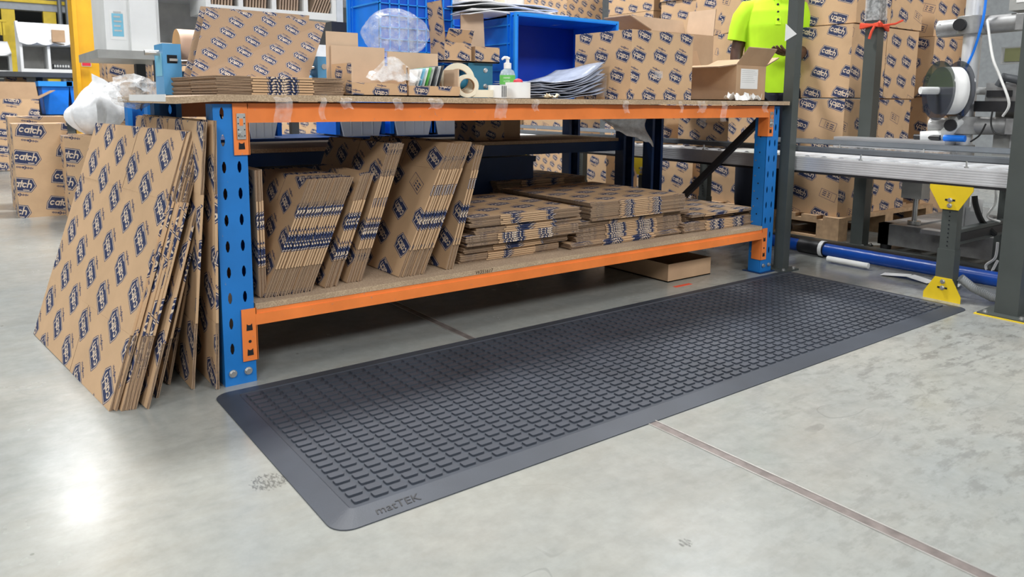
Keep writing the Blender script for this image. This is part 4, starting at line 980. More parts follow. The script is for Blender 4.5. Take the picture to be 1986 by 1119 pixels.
# ------------------------------------------------------------------ second bench behind, with its trays
rb = thing('work_bench', (1.35, 1.35, 0), 'second bench behind the first, navy uprights and dark shelves', 'bench')
for (x, y) in ((.02, 1.02), (BL-.09, 1.02), (.02, 1.42), (BL-.09, 1.50)): upright(x, y, 1, rb, 'navy' if x > 1 else 'blue')
for y in (1.0, 1.55):
    for zt_q, zb_q in ((.812, .758), (.60, .545), (.22, .17)):
        mb = MB(); mb.box((.09, y-.02, zb_q), (BL-.09, y+.02, zt_q), 'navy'); mb.build('beam', rb)
mb = MB(); mb.box((.10, .84, ZT-.018), (BL+.03, 1.62, ZT), 'chip', 'chip2'); tag(mb.build('bench_top_board'), 'chipboard top board of the second bench, behind the front one', 'board')
mb = MB(); mb.box((.095, .985, .601), (BL-.10, 1.53, .618), 'chip', 'chip2'); tag(mb.build('bench_shelf_board'), 'dusty middle shelf board of the second bench', 'board')
mb = MB(); mb.box((.095, .985, .221), (BL-.10, 1.53, .238), 'chip', 'chip2'); tag(mb.build('bench_shelf_board'), 'dark bottom shelf board of the second bench', 'board')
def tray(label, x0, x1, z0, z1, y=1.00, blue=True):
    e = thing('white_tray', ((x0+x1)/2, y+.15, z0), label, 'tray', 'white trays with blue ends on the second bench')
    mb = MB(); s = .025; mb.hexa([V((x0+s, y, z0)), V((x1-s, y, z0)), V((x1-s, y+.3, z0)), V((x0+s, y+.3, z0)), V((x0, y, z1)), V((x1, y, z1)), V((x1, y+.3, z1)), V((x0, y+.3, z1))], 'white'); mb.build('body', e, bevel=.004)
    for xx in ((x0-.02, x0+.004), (x1-.004, x1+.02)):
        mb = MB(); mb.box((xx[0], y+.01, z0+.01), (xx[1], y+.29, z1), 'crate'); mb.build('blue_end', e)
    mb = MB()
    for k in range(1, 4): xx = x0+(x1-x0)*k/4; mb.box((xx, y-.0015, z0+.01), (xx+.003, y, z1-.005), 'white')
    mb.build('front_seams', e)
ZTR = at(700, 264, y=1.78).z
tr = thing('tray_rack', (1.2, 1.95, 0), 'navy rack behind the second bench carrying the white trays', 'rack')
mb = MB(); mb.box((.12, 1.74, ZTR-.07), (2.3, 2.2, ZTR-.0005), 'navy'); mb.build('shelf', tr)
for x in (.14, 2.24):
    for y in (1.75, 2.15): mb = MB(); mb.box((x, y, 0), (x+.04, y+.04, ZTR-.07), 'navy'); mb.build('leg', tr)
for k, (ua, ub, va, vb, lab) in enumerate(((480, 540, 236, 268, 'white tray with blue end at the left of the second bench, over the small cartons'), (660, 742, 236, 262, 'white tray with a blue left end in the middle of the second bench'), (765, 838, 236, 256, 'white tray right of the torn black film on the second bench'), (845, 915, 236, 254, 'rightmost white tray of the second bench'))):
    p, q_ = at(ua, vb, y=1.78), at(ub, va-8, y=1.78); tray(lab, p.x, q_.x, ZTR, q_.z, 1.78)
p = at(655, 275, y=1.03)
for k in range(3):
    x = .17+.62*k; mb = MB(); mb.box((x, 1.06, .239), (x+.55, 1.45, .52), 'navy'); mb.box((x-.01, 1.05, .50), (x+.56, 1.46, .53), 'navy'); tag(mb.build('storage_bin', bevel=.006), '%s dark blue storage bin on the lower shelf of the second bench' % ['leftmost', 'middle', 'rightmost'][k], 'bin', 'dark bins under the second bench')
p0_, p1_ = at(922, 262, y=1.1), at(972, 238, y=1.1); carton('small printed carton on the middle shelf of the second bench', (p0_.x, 1.10, .6185), (p1_.x+.02, 1.3, .745), 'p_tiny', tape=False)
p0_, p1_ = at(975, 262, y=1.1), at(1012, 238, y=1.1); carton('brown carton end beside the small printed one on the second bench', (p0_.x+.02, 1.14, .6185), (p1_.x+.02, 1.34, .74), 'kraft', tape=True, name='plain_carton')
x = at(955, 290, y=1.05).x
for k in range(14):
    fcarton(V((x+rnd.uniform(-.01, .01), 1.0+rnd.uniform(-.01, .01), .2385+.0076*k*1.6)), V((0, .45, 0)), V((.62, 0, 0)), V((0, 0, .0115)), ORD[k]+' from below in the dark stack on the bottom shelf of the second bench', 'dark stack under the second bench', 'p_flat', .26, (.02, .0), parts=False)

# ------------------------------------------------------------------ labelling machine
def w(u, v, x): return at(u, v, x=x)
XM = 3.62
e = thing('labelling_machine', (w(1880, 290, XM).x, w(1880, 290, XM).y, .15), 'labelling machine on a chrome column with reel and clamps behind the conveyor', 'machine')
pb_, pt_ = w(1866, 292, XM), w(1900, 0, XM)
base = V((pb_.x, pb_.y, .15)); topz = V((pb_.x, pb_.y, 1.75)); cx, cy = pb_.x, pb_.y
Z = lambda v: w(1880, v, XM).z
Y = lambda u, v=150: w(u, v, XM).y
mb = MB(); mb.cyl(base, topz, .042, 'alu', 24); mb.build('column', e)
mb = MB(); mb.cyl((cx, cy, .15), (cx, cy, .62), .055, 'cast', 20); mb.box((cx-.12, cy-.12, .149), (cx+.12, cy+.12, .17), 'cast'); mb.build('column_foot', e)
for nm, vz in (('clamp', 50), ('clamp', 243)):
    z = Z(vz); mb = MB(); mb.cyl((cx, cy, z-.045), (cx, cy, z+.045), .075, 'cast', 24); mb.cyl((cx-.02, cy+.16, z-.01), (cx+.02, cy-.26, z+.005), .045, 'cast', 18); mb.box((cx-.04, cy-.33, z-.04), (cx+.03, cy-.20, z+.04), 'cast'); c_ = mb.build('clamp', e, bevel=.003)
    mb = MB(); mb.cyl((cx-.095, cy+.03, z), (cx-.06, cy+.03, z), .030, 'dark', 16); mb.build('clamp_knob', c_)
    bolt(c_, (cx-.05, cy+.14, z), (-1, 0, 0), .014)
# reel
rc = w(1838, 176, XM-.10); ax = V((.80, -.60, 0)); rr_ = .150
mb = MB(); mb.cyl(rc-ax*.042, rc+ax*.042, rr_*.80, 'paper', 36); rl = mb.build('label_reel', e)
for s_ in (-1, 1):
    mb = MB(); mb.cyl(rc+ax*.047*s_, rc+ax*.051*s_, rr_, 'clearblack', 40); mb.build('reel_disc', rl)
mb = MB(); mb.cyl(rc-ax*.14, rc+ax*.20, .019, 'white', 16); mb.build('reel_axle', e)
z = Z(268); mb = MB(); mb.cyl((cx-.10, Y(1812), z), (cx-.05, Y(1862), z+.01), .03, 'white', 16); mb.tube([(cx-.06, Y(1850), z), (cx-.05, cy-.0, z+.09), (cx, cy-.03, Z(243))], .035, 'offwhite', 12); mb.build('white_arm', e)
# printer head on the right
z = Z(200); mb = MB(); mb.box((cx-.06, cy-.06, Z(216)), (cx+.0, cy-.44, Z(196)), 'dark'); mb.build('black_arm', e, bevel=.004)
mb = MB(); mb.box((cx-.04, cy-.10, Z(198)), (cx+.2, cy-.24, Z(162)), 'cast'); mb.box((cx-.055, cy-.11, Z(188)), (cx-.04, cy-.22, Z(176)), 'dark'); mb.build('gripper_block', e, bevel=.004)
mb = MB(); mb.box((cx-.04, cy-.26, Z(198)), (cx+.2, cy-.46, Z(160)), 'offwhite'); mb.box((cx-.045, cy-.27, Z(182)), (cx-.04, cy-.44, Z(172)), 'teal_b'); mb.build('print_head', e, bevel=.006)
mb = MB(); mb.tube([(cx-.07, cy-.17, Z(168)), (cx-.075, cy-.19, Z(152)), (cx-.08, cy-.26, Z(158)), (cx-.08, cy-.32, Z(190)), (cx-.07, cy-.36, Z(198))], .022, 'slate', 10); mb.build('curved_handle', e)
mb = MB(); mb.box((cx+.1, cy-.1, Z(124)), (cx+.14, cy-.45, Z(92)), 'offwhite'); mb.box((cx+.09, cy-.12, Z(120)), (cx+.1, cy-.42, Z(95)), 'olive'); mb.build('control_panel', e)
mb = MB(); mb.box((cx-.02, cy-.16, Z(28)), (cx+.4, cy-.62, Z(-60)), 'machgrey'); hb_ = mb.build('upper_housing', e, bevel=.006)
mb = MB(); mb.box((cx-.022, cy-.19, Z(14)), (cx-.0205, cy-.27, Z(-6)), 'paper'); mb.build('label', hb_)
mb = MB(); mb.box((cx-.0, cy-.28, Z(64)), (cx+.3, cy-.6, Z(30)), 'dark'); mb.build('cable_tray', e)
mb = MB(); mb.box((cx+.05, cy-.12, Z(300)), (cx+.3, cy-.5, Z(212)), 'machgrey'); mb.box((cx+.04, cy-.2, Z(284)), (cx+.05, cy-.42, Z(226)), 'offwhite'); mb.build('lower_housing', e, bevel=.006)
mb = MB(); mb.box((cx-.16, cy+.02, .585), (cx-.04, cy+.62, .64), 'alurib'); mb.box((cx-.03, cy+.02, .585), (cx+.05, cy+.60, .63), 'alurib'); mb.box((cx-.17, cy+.0, .548), (cx+.1, cy+.64, .586), 'cling'); mb.build('feed_profile', e)
mb = MB(); mb.cyl((cx-.1, cy+.20, .655), (cx-.1, cy+.07, .655), .014, 'dark', 12); mb.cyl((cx-.1, cy+.05, .655), (cx-.1, cy-.05, .655), .017, 'crate', 12); mb.build('air_fitting', e)
def cable(label, pts, r, mk, col='cable'):
    P = [V(p) for p in pts]; out = []
    for i in range(len(P)-1):
        p0, p1, p2, p3 = P[max(i-1, 0)], P[i], P[i+1], P[min(i+2, len(P)-1)]
        for k in range(6):
            t = k/6; out.append(.5*((2*p1)+(p2-p0)*t+(2*p0-5*p1+4*p2-p3)*t*t+(3*p1-p0-3*p2+p3)*t**3))
    out.append(P[-1]); mb = MB(); mb.tube(out, r, mk, 6); return tag(mb.build('cable'), label, 'cable')
cable('white cable hanging down the right of the labelling machine', [w(1915, 40, 3.55), w(1925, 110, 3.5), w(1940, 150, 3.5), w(1957, 200, 3.5), w(1945, 225, 3.55)], .006, 'cable_w')
cable('blue air hose twisting down the chrome column', [w(1912, 0, 3.56), w(1905, 45, 3.56), w(1888, 100, 3.57), w(1868, 150, 3.57), w(1867, 225, 3.57)], .006, 'crate')
cable('thin black cable looping below the lower clamp', [w(1925, 215, 3.5), w(1922, 240, 3.5), w(1930, 258, 3.5), w(1952, 262, 3.5)], .004, 'cable_k')
cable('second thin black cable sagging towards the column foot', [w(1912, 240, 3.52), w(1900, 262, 3.52), w(1882, 275, 3.52)], .004, 'cable_k')
cable('thick black cable behind the yellow bracket', [w(1890, 380, 3.1), w(1893, 400, 3.1), w(1905, 430, 3.1), w(1930, 455, 3.15)], .012, 'cable_k')
cable('white cable hanging from the conveyor by the right post', [w(1932, 365, 3.2), w(1930, 395, 3.2), w(1915, 420, 3.2), w(1940, 430, 3.2)], .005, 'cable_w')
cable('white looped cable near the floor by the right post', [w(1935, 470, 3.3), w(1930, 500, 3.3), w(1912, 515, 3.3), w(1920, 530, 3.3), w(1935, 505, 3.3)], .006, 'cable_w')
mb = MB(); p = w(1892, 398, 3.15); mb.box((3.15, p.y-.03, p.z-.03), (3.152, p.y+.02, p.z+.03), 'paper'); tag(mb.build('cable_tag'), 'white printed tag hanging on the black cable', 'tag')
# grey actuator under the conveyor
p = w(1772, 400, 3.75); mb = MB(); mb.box((3.72, p.y-.05, .30), (3.82, p.y+.06, .52), 'machgrey'); mb.cyl((3.77, p.y, .17), (3.77, p.y, .30), .014, 'zinc', 12); mb.cyl((3.77, p.y, .15), (3.77, p.y, .17), .035, 'zinc', 12); tag(mb.build('actuator_box'), 'grey actuator box with a steel rod below the conveyor', 'actuator')
mb = MB(); p = w(1893, 415, 3.6); mb.box((3.6, p.y-.03, .15), (3.68, p.y+.05, .30), 'offwhite'); tag(mb.build('junction_box', bevel=.004), 'small pale junction box behind the yellow footed leg', 'junction box')

# ------------------------------------------------------------------ person in hi-vis polo shirt
def skin(name, J, B, mk, parent, sub=2, root=0):
    me = bpy.data.meshes.new(name); me.from_pydata([tuple(j[0]) for j in J], B, []); me.materials.append(M[mk])
    o = bpy.data.objects.new(name, me); COL.objects.link(o); o.parent = parent
    o.modifiers.new('skin', 'SKIN').use_smooth_shade = True
    if not me.skin_vertices: me.skin_vertices.new(name='s')
    for v, j in zip(me.skin_vertices[0].data, J): v.radius = j[1] if isinstance(j[1], tuple) else (j[1], j[1])
    me.skin_vertices[0].data[root].use_root = True
    s_ = o.modifiers.new('sub', 'SUBSURF'); s_.levels = s_.render_levels = sub
    return o
pl_ = at(1497, 100, d=4.75); ps = thing('person', (pl_.x, pl_.y, 0), 'person in a lime hi-vis polo shirt and dark trousers standing behind the conveyor', 'person')
ps.rotation_euler.z = math.radians(-44); ps.scale = (1.04, 1.04, 1.035)
# local frame: faces -y
J = [((0, 0, .94), (.14, .10)), ((0, 0, 1.10), (.135, .10)), ((0, .01, 1.28), (.155, .11)), ((0, .015, 1.39), (.08, .07)), ((0, .0, 1.47), .055), ((0, -.01, 1.53), .06),
     ((-.15, .01, 1.34), .045), ((-.208, .012, 1.12), .042), ((-.215, -.05, .89), .032), ((-.215, -.075, .84), .034),
     ((.15, .01, 1.34), .045), ((.180, .0, 1.12), .042), ((.10, -.20, 1.07), .034), ((.06, -.24, 1.08), .036),
     ((-.10, 0, .88), .09), ((-.11, -.01, .50), .062), ((-.115, .02, .10), .042), ((-.12, -.10, .045), .038),
     ((.10, 0, .88), .09), ((.11, -.01, .50), .062), ((.115, .02, .10), .042), ((.12, -.10, .045), .038)]
B = [(0, 1), (1, 2), (2, 3), (3, 4), (4, 5), (3, 6), (6, 7), (7, 8), (8, 9), (3, 10), (10, 11), (11, 12), (12, 13), (0, 14), (14, 15), (15, 16), (16, 17), (0, 18), (18, 19), (19, 20), (20, 21)]
body = skin('body', J, B, 'skin', ps)
# head with face
def headmesh():
    import bmesh
    bm = bmesh.new(); bmesh.ops.create_icosphere(bm, subdivisions=4, radius=1)
    for v in bm.verts:
        x, y, z = v.co; s = 1-.28*max(0, -z)**1.5
        nx, ny, nz = x*.076*s, y*.096*(1-.12*max(0, -z)), z*.122
        if y < 0:
            g = lambda cx, cz, r: math.exp(-((x-cx)**2+(z-cz)**2)/r)
            ny -= .022*math.exp(-(x/.14)**2-((z+.12)/.22)**2) - .008*(g(.36, .10, .03)+g(-.36, .10, .03)) + .0
            ny -= .007*math.exp(-(x/.3)**2-((z+.48)/.07)**2); ny -= .008*math.exp(-(x/.3)**2-((z+.85)/.12)**2)
        v.co = (nx, ny-.01, nz+1.60)
    me = bpy.data.meshes.new('head'); bm.to_mesh(me); bm.free(); me.materials.append(M['skin'])
    for p_ in me.polygons: p_.use_smooth = True
    o = bpy.data.objects.new('head', me); COL.objects.link(o); o.parent = ps; return o
hd = headmesh()
def lmesh(mb, name, par):
    o = mb.build(name, origin=(0, 0, 0)); o.parent = par; return o
for s_ in (-1, 1):
    mb = MB(); mb.lathe((s_*.028, -.088, 1.612), [(0, -.006), (.005, -.004), (.008, 0), (0, .004)], 'paper', 12, (0, 1, 0)); mb.lathe((s_*.028, -.088, 1.612), [(0, -.0072), (.0035, -.0066), (.0036, -.005)], 'hair', 10, (0, 1, 0)); lmesh(mb, 'eye', hd)
    mb = MB(); mb.lathe((s_*.078, 0, 1.60), [(0, -.006), (.018, -.004), (.028, 0), (.018, .005), (0, .006)], 'skin', 14, (1, .3, 0)); lmesh(mb, 'ear', hd)
mb = MB(); mb.grid(lambda u, v: (.082*math.sin(v*1.75)*math.cos(u*2*PI), .012+.101*math.sin(v*1.75)*math.sin(u*2*PI)*(1 if math.sin(u*2*PI) > 0 else .84), 1.605+.13*math.cos(v*1.75)+(.03*v if math.sin(u*2*PI) < 0 else -.02*v)), 24, 8, 'hair'); lmesh(mb, 'hair', hd)
mb = MB(); mb.lathe((0, -.015, 1.47), [(.05, .02), (.06, .05), (.068, .085), (.06, .10)], 'hair', 18); lmesh(mb, 'beard', hd)
# clothes
def loft(mb, prof, mk, n=28, wr=.006):
    def f(u, v):
        t = v*(len(prof)-1); i = min(int(t), len(prof)-2); k = t-i; k = k*k*(3-2*k)*.4+k*.6
        c = [prof[i][j]*(1-k)+prof[i+1][j]*k for j in range(5)]
        a = u*2*PI; w_ = 1+wr*math.sin(9*a+v*14)/.2*abs(math.sin(v*9))
        return (c[0]+c[3]*w_*math.copysign(abs(math.cos(a))**.85, math.cos(a)), c[1]+c[4]*w_*math.sin(a), c[2])
    mb.grid(f, n, 6*(len(prof)-1), mk)
mb = MB(); loft(mb, [(0, 0, .86, .165, .125), (0, 0, .98, .168, .128), (0, 0, 1.12, .160, .125), (0, 0, 1.26, .172, .130), (0, .005, 1.345, .175, .118), (0, .008, 1.395, .150, .092), (0, .008, 1.43, .092, .075), (0, .005, 1.455, .066, .064)], 'hivis'); pol = lmesh(mb, 'polo_shirt', ps)
for s_ in (-1, 1):
    mb = MB(); mb.tube([(s_*.10, .005, 1.372), (s_*.145, .005, 1.358), (s_*.175, .006, 1.31), (s_*.192, .008, 1.25), (s_*.205, .01, 1.175)], [.052, .068, .070, .066, .062], 'hivis', 20); lmesh(mb, 'sleeve', pol)
mb = MB(); mb.lathe((0, .0, 1.425), [(.085, 0), (.068, .03), (.074, .045), (.09, .018)], 'hivis', 20); lmesh(mb, 'collar', pol)
mb = MB(); mb.prism([(-.016, -.131, 1.26), (.016, -.131, 1.26), (.016, -.072, 1.43), (-.016, -.072, 1.43)], (0, -.004, 0), 'hivis'); lmesh(mb, 'placket', pol)
for z in (1.29, 1.335, 1.38):
    yq = -.135+(z-1.26)*.347; mb = MB(); mb.cyl((0, yq, z), (0, yq-.006, z), .007, 'dark', 10); lmesh(mb, 'button', pol)
skin('trousers', [((0, 0, .96), (.155, .115)), ((-.10, 0, .84), .108), ((-.11, -.01, .50), .082), ((-.115, .015, .10), .068), ((.10, 0, .84), .108), ((.11, -.01, .50), .082), ((.115, .015, .10), .068)], [(0, 1), (1, 2), (2, 3), (0, 4), (4, 5), (5, 6)], 'trouser', ps)
for s_ in (-1, 1):
    skin('shoe', [((s_*.117, .04, .05), .052), ((s_*.12, -.07, .045), .048), ((s_*.122, -.15, .035), .036)], [(0, 1), (1, 2)], 'stain', ps)
def hand(px_, d, s_):
    p0 = V(px_); d = V(d).normalized(); sd = V((s_, 0, 0)); sd = (sd-d*sd.dot(d)).normalized(); nn_ = d.cross(sd)
    J = [(p0, (.030, .018)), (p0+d*.06, (.040, .016))]; B = [(0, 1)]; h = skin('hand', J, B, 'skin', ps, 1)
    for k, (off_, L) in enumerate(((-.030, .062), (-.010, .074), (.010, .070), (.028, .055))):
        b0 = p0+d*.055+sd*off_; skin('finger', [(b0, .010), (b0+d*L*.5+nn_*.006, .009), (b0+d*L*.85+nn_*.020, .008), (b0+d*L+nn_*.032, .0065)], [(0, 1), (1, 2), (2, 3)], 'skin', h, 1)
    b0 = p0+d*.012-sd*.028; skin('thumb', [(b0, .012), (b0+d*.028-sd*.022+nn_*.01, .010), (b0+d*.055-sd*.026+nn_*.02, .008)], [(0, 1), (1, 2)], 'skin', h, 1)
hand((-.215, -.075, .84), (0, -.15, -1), 1); hand((.06, -.24, 1.08), (-.8, -.5, .1), 1)
yq = -.0352; mb = MB(); mb.prism([at(1524, 46, y=yq), at(1545, 66, y=yq), at(1522, 80, y=yq)], (0, -.0012, 0), 'paper'); tag(mb.build('paper_scrap'), 'white triangular paper scrap stuck on the grey post right of the bench', 'paper')

# ------------------------------------------------------------------ left background
# cartons on the floor
def fc2(label, u0, u1, v1, y, zt, dep, mk, off=None, **k):
    a = at(u0, v1, y=y); b_ = at(u1, v1, y=y); return carton(label, (a.x, y, 0), (b_.x, y+dep, zt), mk, off=off, **k)
zf = at(90, 240, y=3.95).z
fc2('printed carton on the floor at the left with its flat lid in view', 38, 143, 418, 3.95, zf, .30, 'p_big')
fc2('printed carton on the floor just behind the left one', 30, 140, 400, 4.4, at(90, 226, y=4.4).z, .3, 'p_big')
fc2('printed carton on the floor beside the yellow column, under the white bag', 137, 215, 430, 3.7, at(160, 264, y=3.7).z, .4, 'p_big')
a_ = at(0, 305, y=8.0); b_ = at(84, 305, y=8.0)
open_carton('open printed carton far left with its plain flaps raised', (a_.x-.3, 8.0, 0), (b_.x, 8.7, at(40, 192, y=8.0).z), 'p_big', 'kraft', {'f': (.19, 2), 'r': (.2, 60)}, off=(.1, .2), plain_flaps=True)
def bin_(label, u0, u1, v0, v1, y):
    a = at(u0, v1, y=y); b_ = at(u1, v0, y=y); e = thing('lidded_bin', ((a.x+b_.x)/2, y+.2, a.z), label, 'bin', 'blue bins under the far packing station'); mb = MB(); s = .03
    mb.hexa([V((a.x+s, y+s, a.z)), V((b_.x-s, y+s, a.z)), V((b_.x-s, y+.5, a.z)), V((a.x+s, y+.5, a.z)), V((a.x, y, b_.z)), V((b_.x, y, b_.z)), V((b_.x, y+.55, b_.z)), V((a.x, y+.55, b_.z))], 'crate'); mb.build('body', e, bevel=.01)
    mb = MB(); mb.box((a.x-.03, y-.03, b_.z-.05), (b_.x+.03, y+.58, b_.z+.01), 'crate_l'); mb.build('rim', e, bevel=.01)
yb = 8.6
e = thing('low_rack', (at(120, 222, y=yb).x, yb+.3, 0), 'dark rack under the blue bins at the far packing station', 'rack')
mb = MB(); zz = at(120, 223, y=yb).z; mb.box((at(75, 222, y=yb).x, yb, zz-.03), (at(200, 222, y=yb).x, yb+.6, zz), 'slate'); mb.build('shelf', e)
for u_ in (80, 195):
    for dy in (0, .55): x = at(u_, 222, y=yb).x; mb = MB(); mb.box((x-.02, yb+dy, 0), (x+.02, yb+dy+.04, zz-.03), 'slate'); mb.build('leg', e)
bin_('left of the two far blue bins, lid rim in view', 84, 134, 160, 222, yb); bin_('right of the two far blue bins, next to the yellow column', 138, 165, 160, 218, yb)
# yellow column
cxl, cxr = at(152, 200, y=5.0).x, at(209, 200, y=5.0).x
mb = MB(); mb.box((cxl+.03, 5.0, 0), (cxr, 5.22, 6), 'ochre'); mb.box((cxl, 4.98, 0), (cxl+.03, 5.24, 6), 'ochre'); mb.box((cxr-.03, 4.98, 0), (cxr, 5.24, 6), 'ochre'); o = tag(mb.build('steel_column', bevel=.004), 'thick yellow steel column at the left behind the bench', 'column')
p = at(158, 124, y=4.975); mb = MB(); mb.box((p.x, 4.972, p.z-.02), (p.x+.07, 4.979, p.z+.02), 'offwhite'); mb.box((p.x+.004, 4.970, p.z-.014), (p.x+.066, 4.973, p.z+.012), 'red'); mb.build('sticker', o)
# cubby stations
def cubby(label, u0, u1, v0, v1, y, dep, cols, sign=None, mk='white', roof=True, open_from=0):
    a = at(u0, v1, y=y); b_ = at(u1, v0, y=y); x0, z0, x1, z1 = a.x, a.z, b_.x, b_.z; t = .03
    e = thing('packing_cubby', ((x0+x1)/2, y+dep/2, z0), label, 'shelf unit', 'white cubby units of the packing stations')
    for nm, p, q_ in (('side_panel', (x0, y, z0), (x0+t, y+dep, z1)), ('side_panel', (x1-t, y, z0), (x1, y+dep, z1)), ('bottom_panel', (x0+t, y, z0), (x1-t, y+dep, z0+t*1.6)), ('top_panel', (x0+t, y, z1-t), (x1-t, y+dep, z1)), ('back_panel', (x0+t, y+dep-.01, z0+t*1.6), (x1-t, y+dep, z1-t))):
        mb = MB(); mb.box(p, q_, 'cavity_back' if nm == 'back_panel' else mk); mb.build(nm, e)  # back panel has its own pale grey
    for k in range(1, cols):
        x = x0+(x1-x0)*k/cols; mb = MB(); mb.box((x-t/2, y+.002, z0+t*1.6), (x+t/2, y+dep-.01, z1-t), mk); mb.build('divider', e)
    return e, x0, x1, z0, z1
y9 = 9.2
e1, X0_, X1_, Z0_, Z1_ = cubby('white cubby unit with cloth hood on the far packing station left of the yellow column', 42, 200, 88, 140, y9, .6, 3)
# legs and table of the far station
mb = MB(); mb.box((X0_-.3, y9-.2, Z0_-.06), (X1_, y9+.8, Z0_), 'slate'); st = tag(mb.build('station_table'), 'dark table carrying the far cubby unit', 'table')
for x in (X0_+.15, X0_+.55, X1_-.1): mb = MB(); mb.box((x, y9, 0), (x+.07, y9+.07, Z0_-.06), 'slate'); mb.build('leg', st)
def hood(xa, xb, yb_, ya, zb_, za, n, mk='white'):
    mb = MB(); mb.grid(lambda u, v: (xa+(xb-xa)*u, ya+(yb_-ya)*v, za+(zb_-za)*v-.05*abs(math.sin(u*n*PI))*v*(1-v)*2-.03*abs(math.sin(u*n*PI))*(1-v)), 6*n, 6, mk); return mb.build('cloth_hood', solid=.006)
o = hood(X0_, X1_, y9+.6, y9-.05, at(100, 46, y=y9+.6).z, Z1_, 5, 'mailer_w'); tag(o, 'row of white cloth covers sloping over the far cubby unit', 'cover')
mb = MB(); mb.prism([(X0_, y9, Z1_), (X0_, y9+.6, Z1_), (X0_, y9+.6, at(100, 46, y=y9+.6).z), (X0_, y9+.45, at(100, 46, y=y9+.6).z)], (.03, 0, 0), 'white'); o = mb.build('gable_panel', e1)
p = at(104, 86, y=y9-.2); carton('small plain carton perched on the cloth hood of the far station', (p.x, y9-.12, Z1_+.01), (p.x+.14, y9+.0, Z1_+.16), 'kraft', name='plain_carton')
for k in range(6):
    p = at(104+5.2*k, 133, y=y9+.2); mb = MB(); mb.box((p.x, y9+.15, Z0_+.049), (p.x+.028, y9+.3, Z0_+.12), 'slate'); mb.box((p.x+.004, y9+.148, Z0_+.08), (p.x+.024, y9+.15, Z0_+.11), 'offwhite'); tag(mb.build('small_box'), ORD[k]+' from the left of the small dark boxes in the far cubby', 'box', 'row of small dark boxes in the far cubby')
e0, *_r0 = cubby('white cubby unit cut by the left edge of the picture', -60, 22, 104, 142, 10.2, .6, 2)
mb = MB(); mb.box((_r0[0], 10.0, _r0[2]-.05), (_r0[1]+.1, 11, _r0[2]), 'white'); o = tag(mb.build('station_table'), 'white table of the leftmost packing station', 'table')
for x in (_r0[0]+.1, _r0[1]-.1): mb = MB(); mb.box((x, 10.2, 0), (x+.06, 10.26, _r0[2]-.05), 'slate'); mb.build('leg', o)
o = hood(_r0[0], _r0[1], 10.8, 10.15, at(0, 80, y=10.8).z, _r0[3], 2, 'mailer_w'); tag(o, 'white cloth cover over the leftmost cubby unit', 'cover')
carton('printed carton under the far packing station', (at(12, 160, y=9.5).x, 9.5, 0), (at(52, 160, y=9.5).x, 9.9, at(30, 143, y=9.5).z), 'p_boxs')
# mezzanine far behind
ym = 19; mz = thing('mezzanine', (at(60, 100, y=ym).x, ym, 0), 'grey and yellow mezzanine platform far at the back left', 'platform')
xa, xb = at(-200, 20, y=ym).x, at(700, 20, y=ym).x; zb1, zb2 = at(60, 20, y=ym).z, at(60, 6, y=ym).z
mb = MB(); mb.box((xa, ym, zb1), (xb, ym+.3, zb2), 'mezz'); mb.box((xa, ym-.05, zb2), (xb, ym+.3, zb2+.08), 'yellow'); mb.build('edge_beam', mz)
mb = MB(); mb.box((xa, ym+.3, zb1+.05), (xb, ym+6, zb2), 'slate'); mb.build('deck', mz)
for u_ in (17, 97, 330, 560):
    x = at(u_, 50, y=ym+.1).x; mb = MB(); mb.box((x-.13, ym+.02, 0), (x+.13, ym+.28, zb1), 'yellow'); mb.build('column', mz)
for u_ in (118, 133):
    x = at(u_, 50, y=ym-.3).x; mb = MB(); mb.cyl((x, ym-.3, 1.2), (x, ym-.3, 7), .05, 'railgrey', 10); mb.build('service_pipe', mz)
for k in range(9):
    x = at(-40+6*k, 60, y=ym-.5).x; mb = MB(); mb.box((x-.02, ym-.5, at(0, 68, y=ym-.5).z), (x+.02, ym-.46, at(0, 40, y=ym-.5).z), 'yellow'); mb.build('stair_baluster', mz)
mb = MB(); mb.box((at(-60, 40, y=ym-.5).x, ym-.52, at(0, 42, y=ym-.5).z), (at(12, 40, y=ym-.5).x, ym-.44, at(0, 38, y=ym-.5).z), 'yellow'); mb.build('handrail', mz)
# near white packing station with grey table
yn = 3.1
a_ = at(205, 110, y=yn); zt_n = at(250, 100, y=yn).z
mb = MB(); mb.box((at(184, 110, y=yn).x, yn-.12, zt_n-.05), (at(640, 110, y=yn+.1).x, yn+.7, zt_n), 'machgrey'); st = tag(mb.build('station_table', bevel=.004), 'grey topped table of the near packing station behind the bench', 'table')
for x in (at(300, 110, y=yn).x, at(620, 110, y=yn).x):
    for dy in (0, .6): mb = MB(); mb.box((x, yn+dy, 0), (x+.06, yn+dy+.06, zt_n-.05), 'slate'); mb.build('leg', st)
xw0, xw1, xw2 = at(205, 50, y=yn).x, at(252, 50, y=yn).x, at(302, 50, y=yn).x
tower = thing('white_cabinet', ((xw0+xw2)/2, yn+.3, zt_n), 'tall white cabinet of the near packing station beside the yellow column', 'cabinet')
mb = MB(); mb.box((xw0, yn+.02, zt_n), (xw1, yn+.5, 2.3), 'white'); sp_ = mb.build('side_panel', tower, bevel=.004)
mb = MB(); mb.box((xw1, yn-.02, zt_n), (xw2, yn+.5, 2.3), 'white'); mb.build('front_panel', tower, bevel=.004)
p, q_ = at(219, 70, y=yn+.015), at(238, 27, y=yn+.015); mb = MB(); mb.box((p.x, yn+.0165, p.z), (q_.x, yn+.0195, q_.z), 'screen'); mb.box((p.x-.012, yn+.018, p.z-.02), (q_.x+.012, yn+.0205, q_.z+.02), 'paper'); sg = mb.build('blue_sign', tower)
mb = MB()
for k in range(5): mb.box((p.x+.01, yn+.015, p.z+.03+.028*k), (q_.x-.01-.006*(k % 2), yn+.0167, p.z+.04+.028*k), 'offwhite')
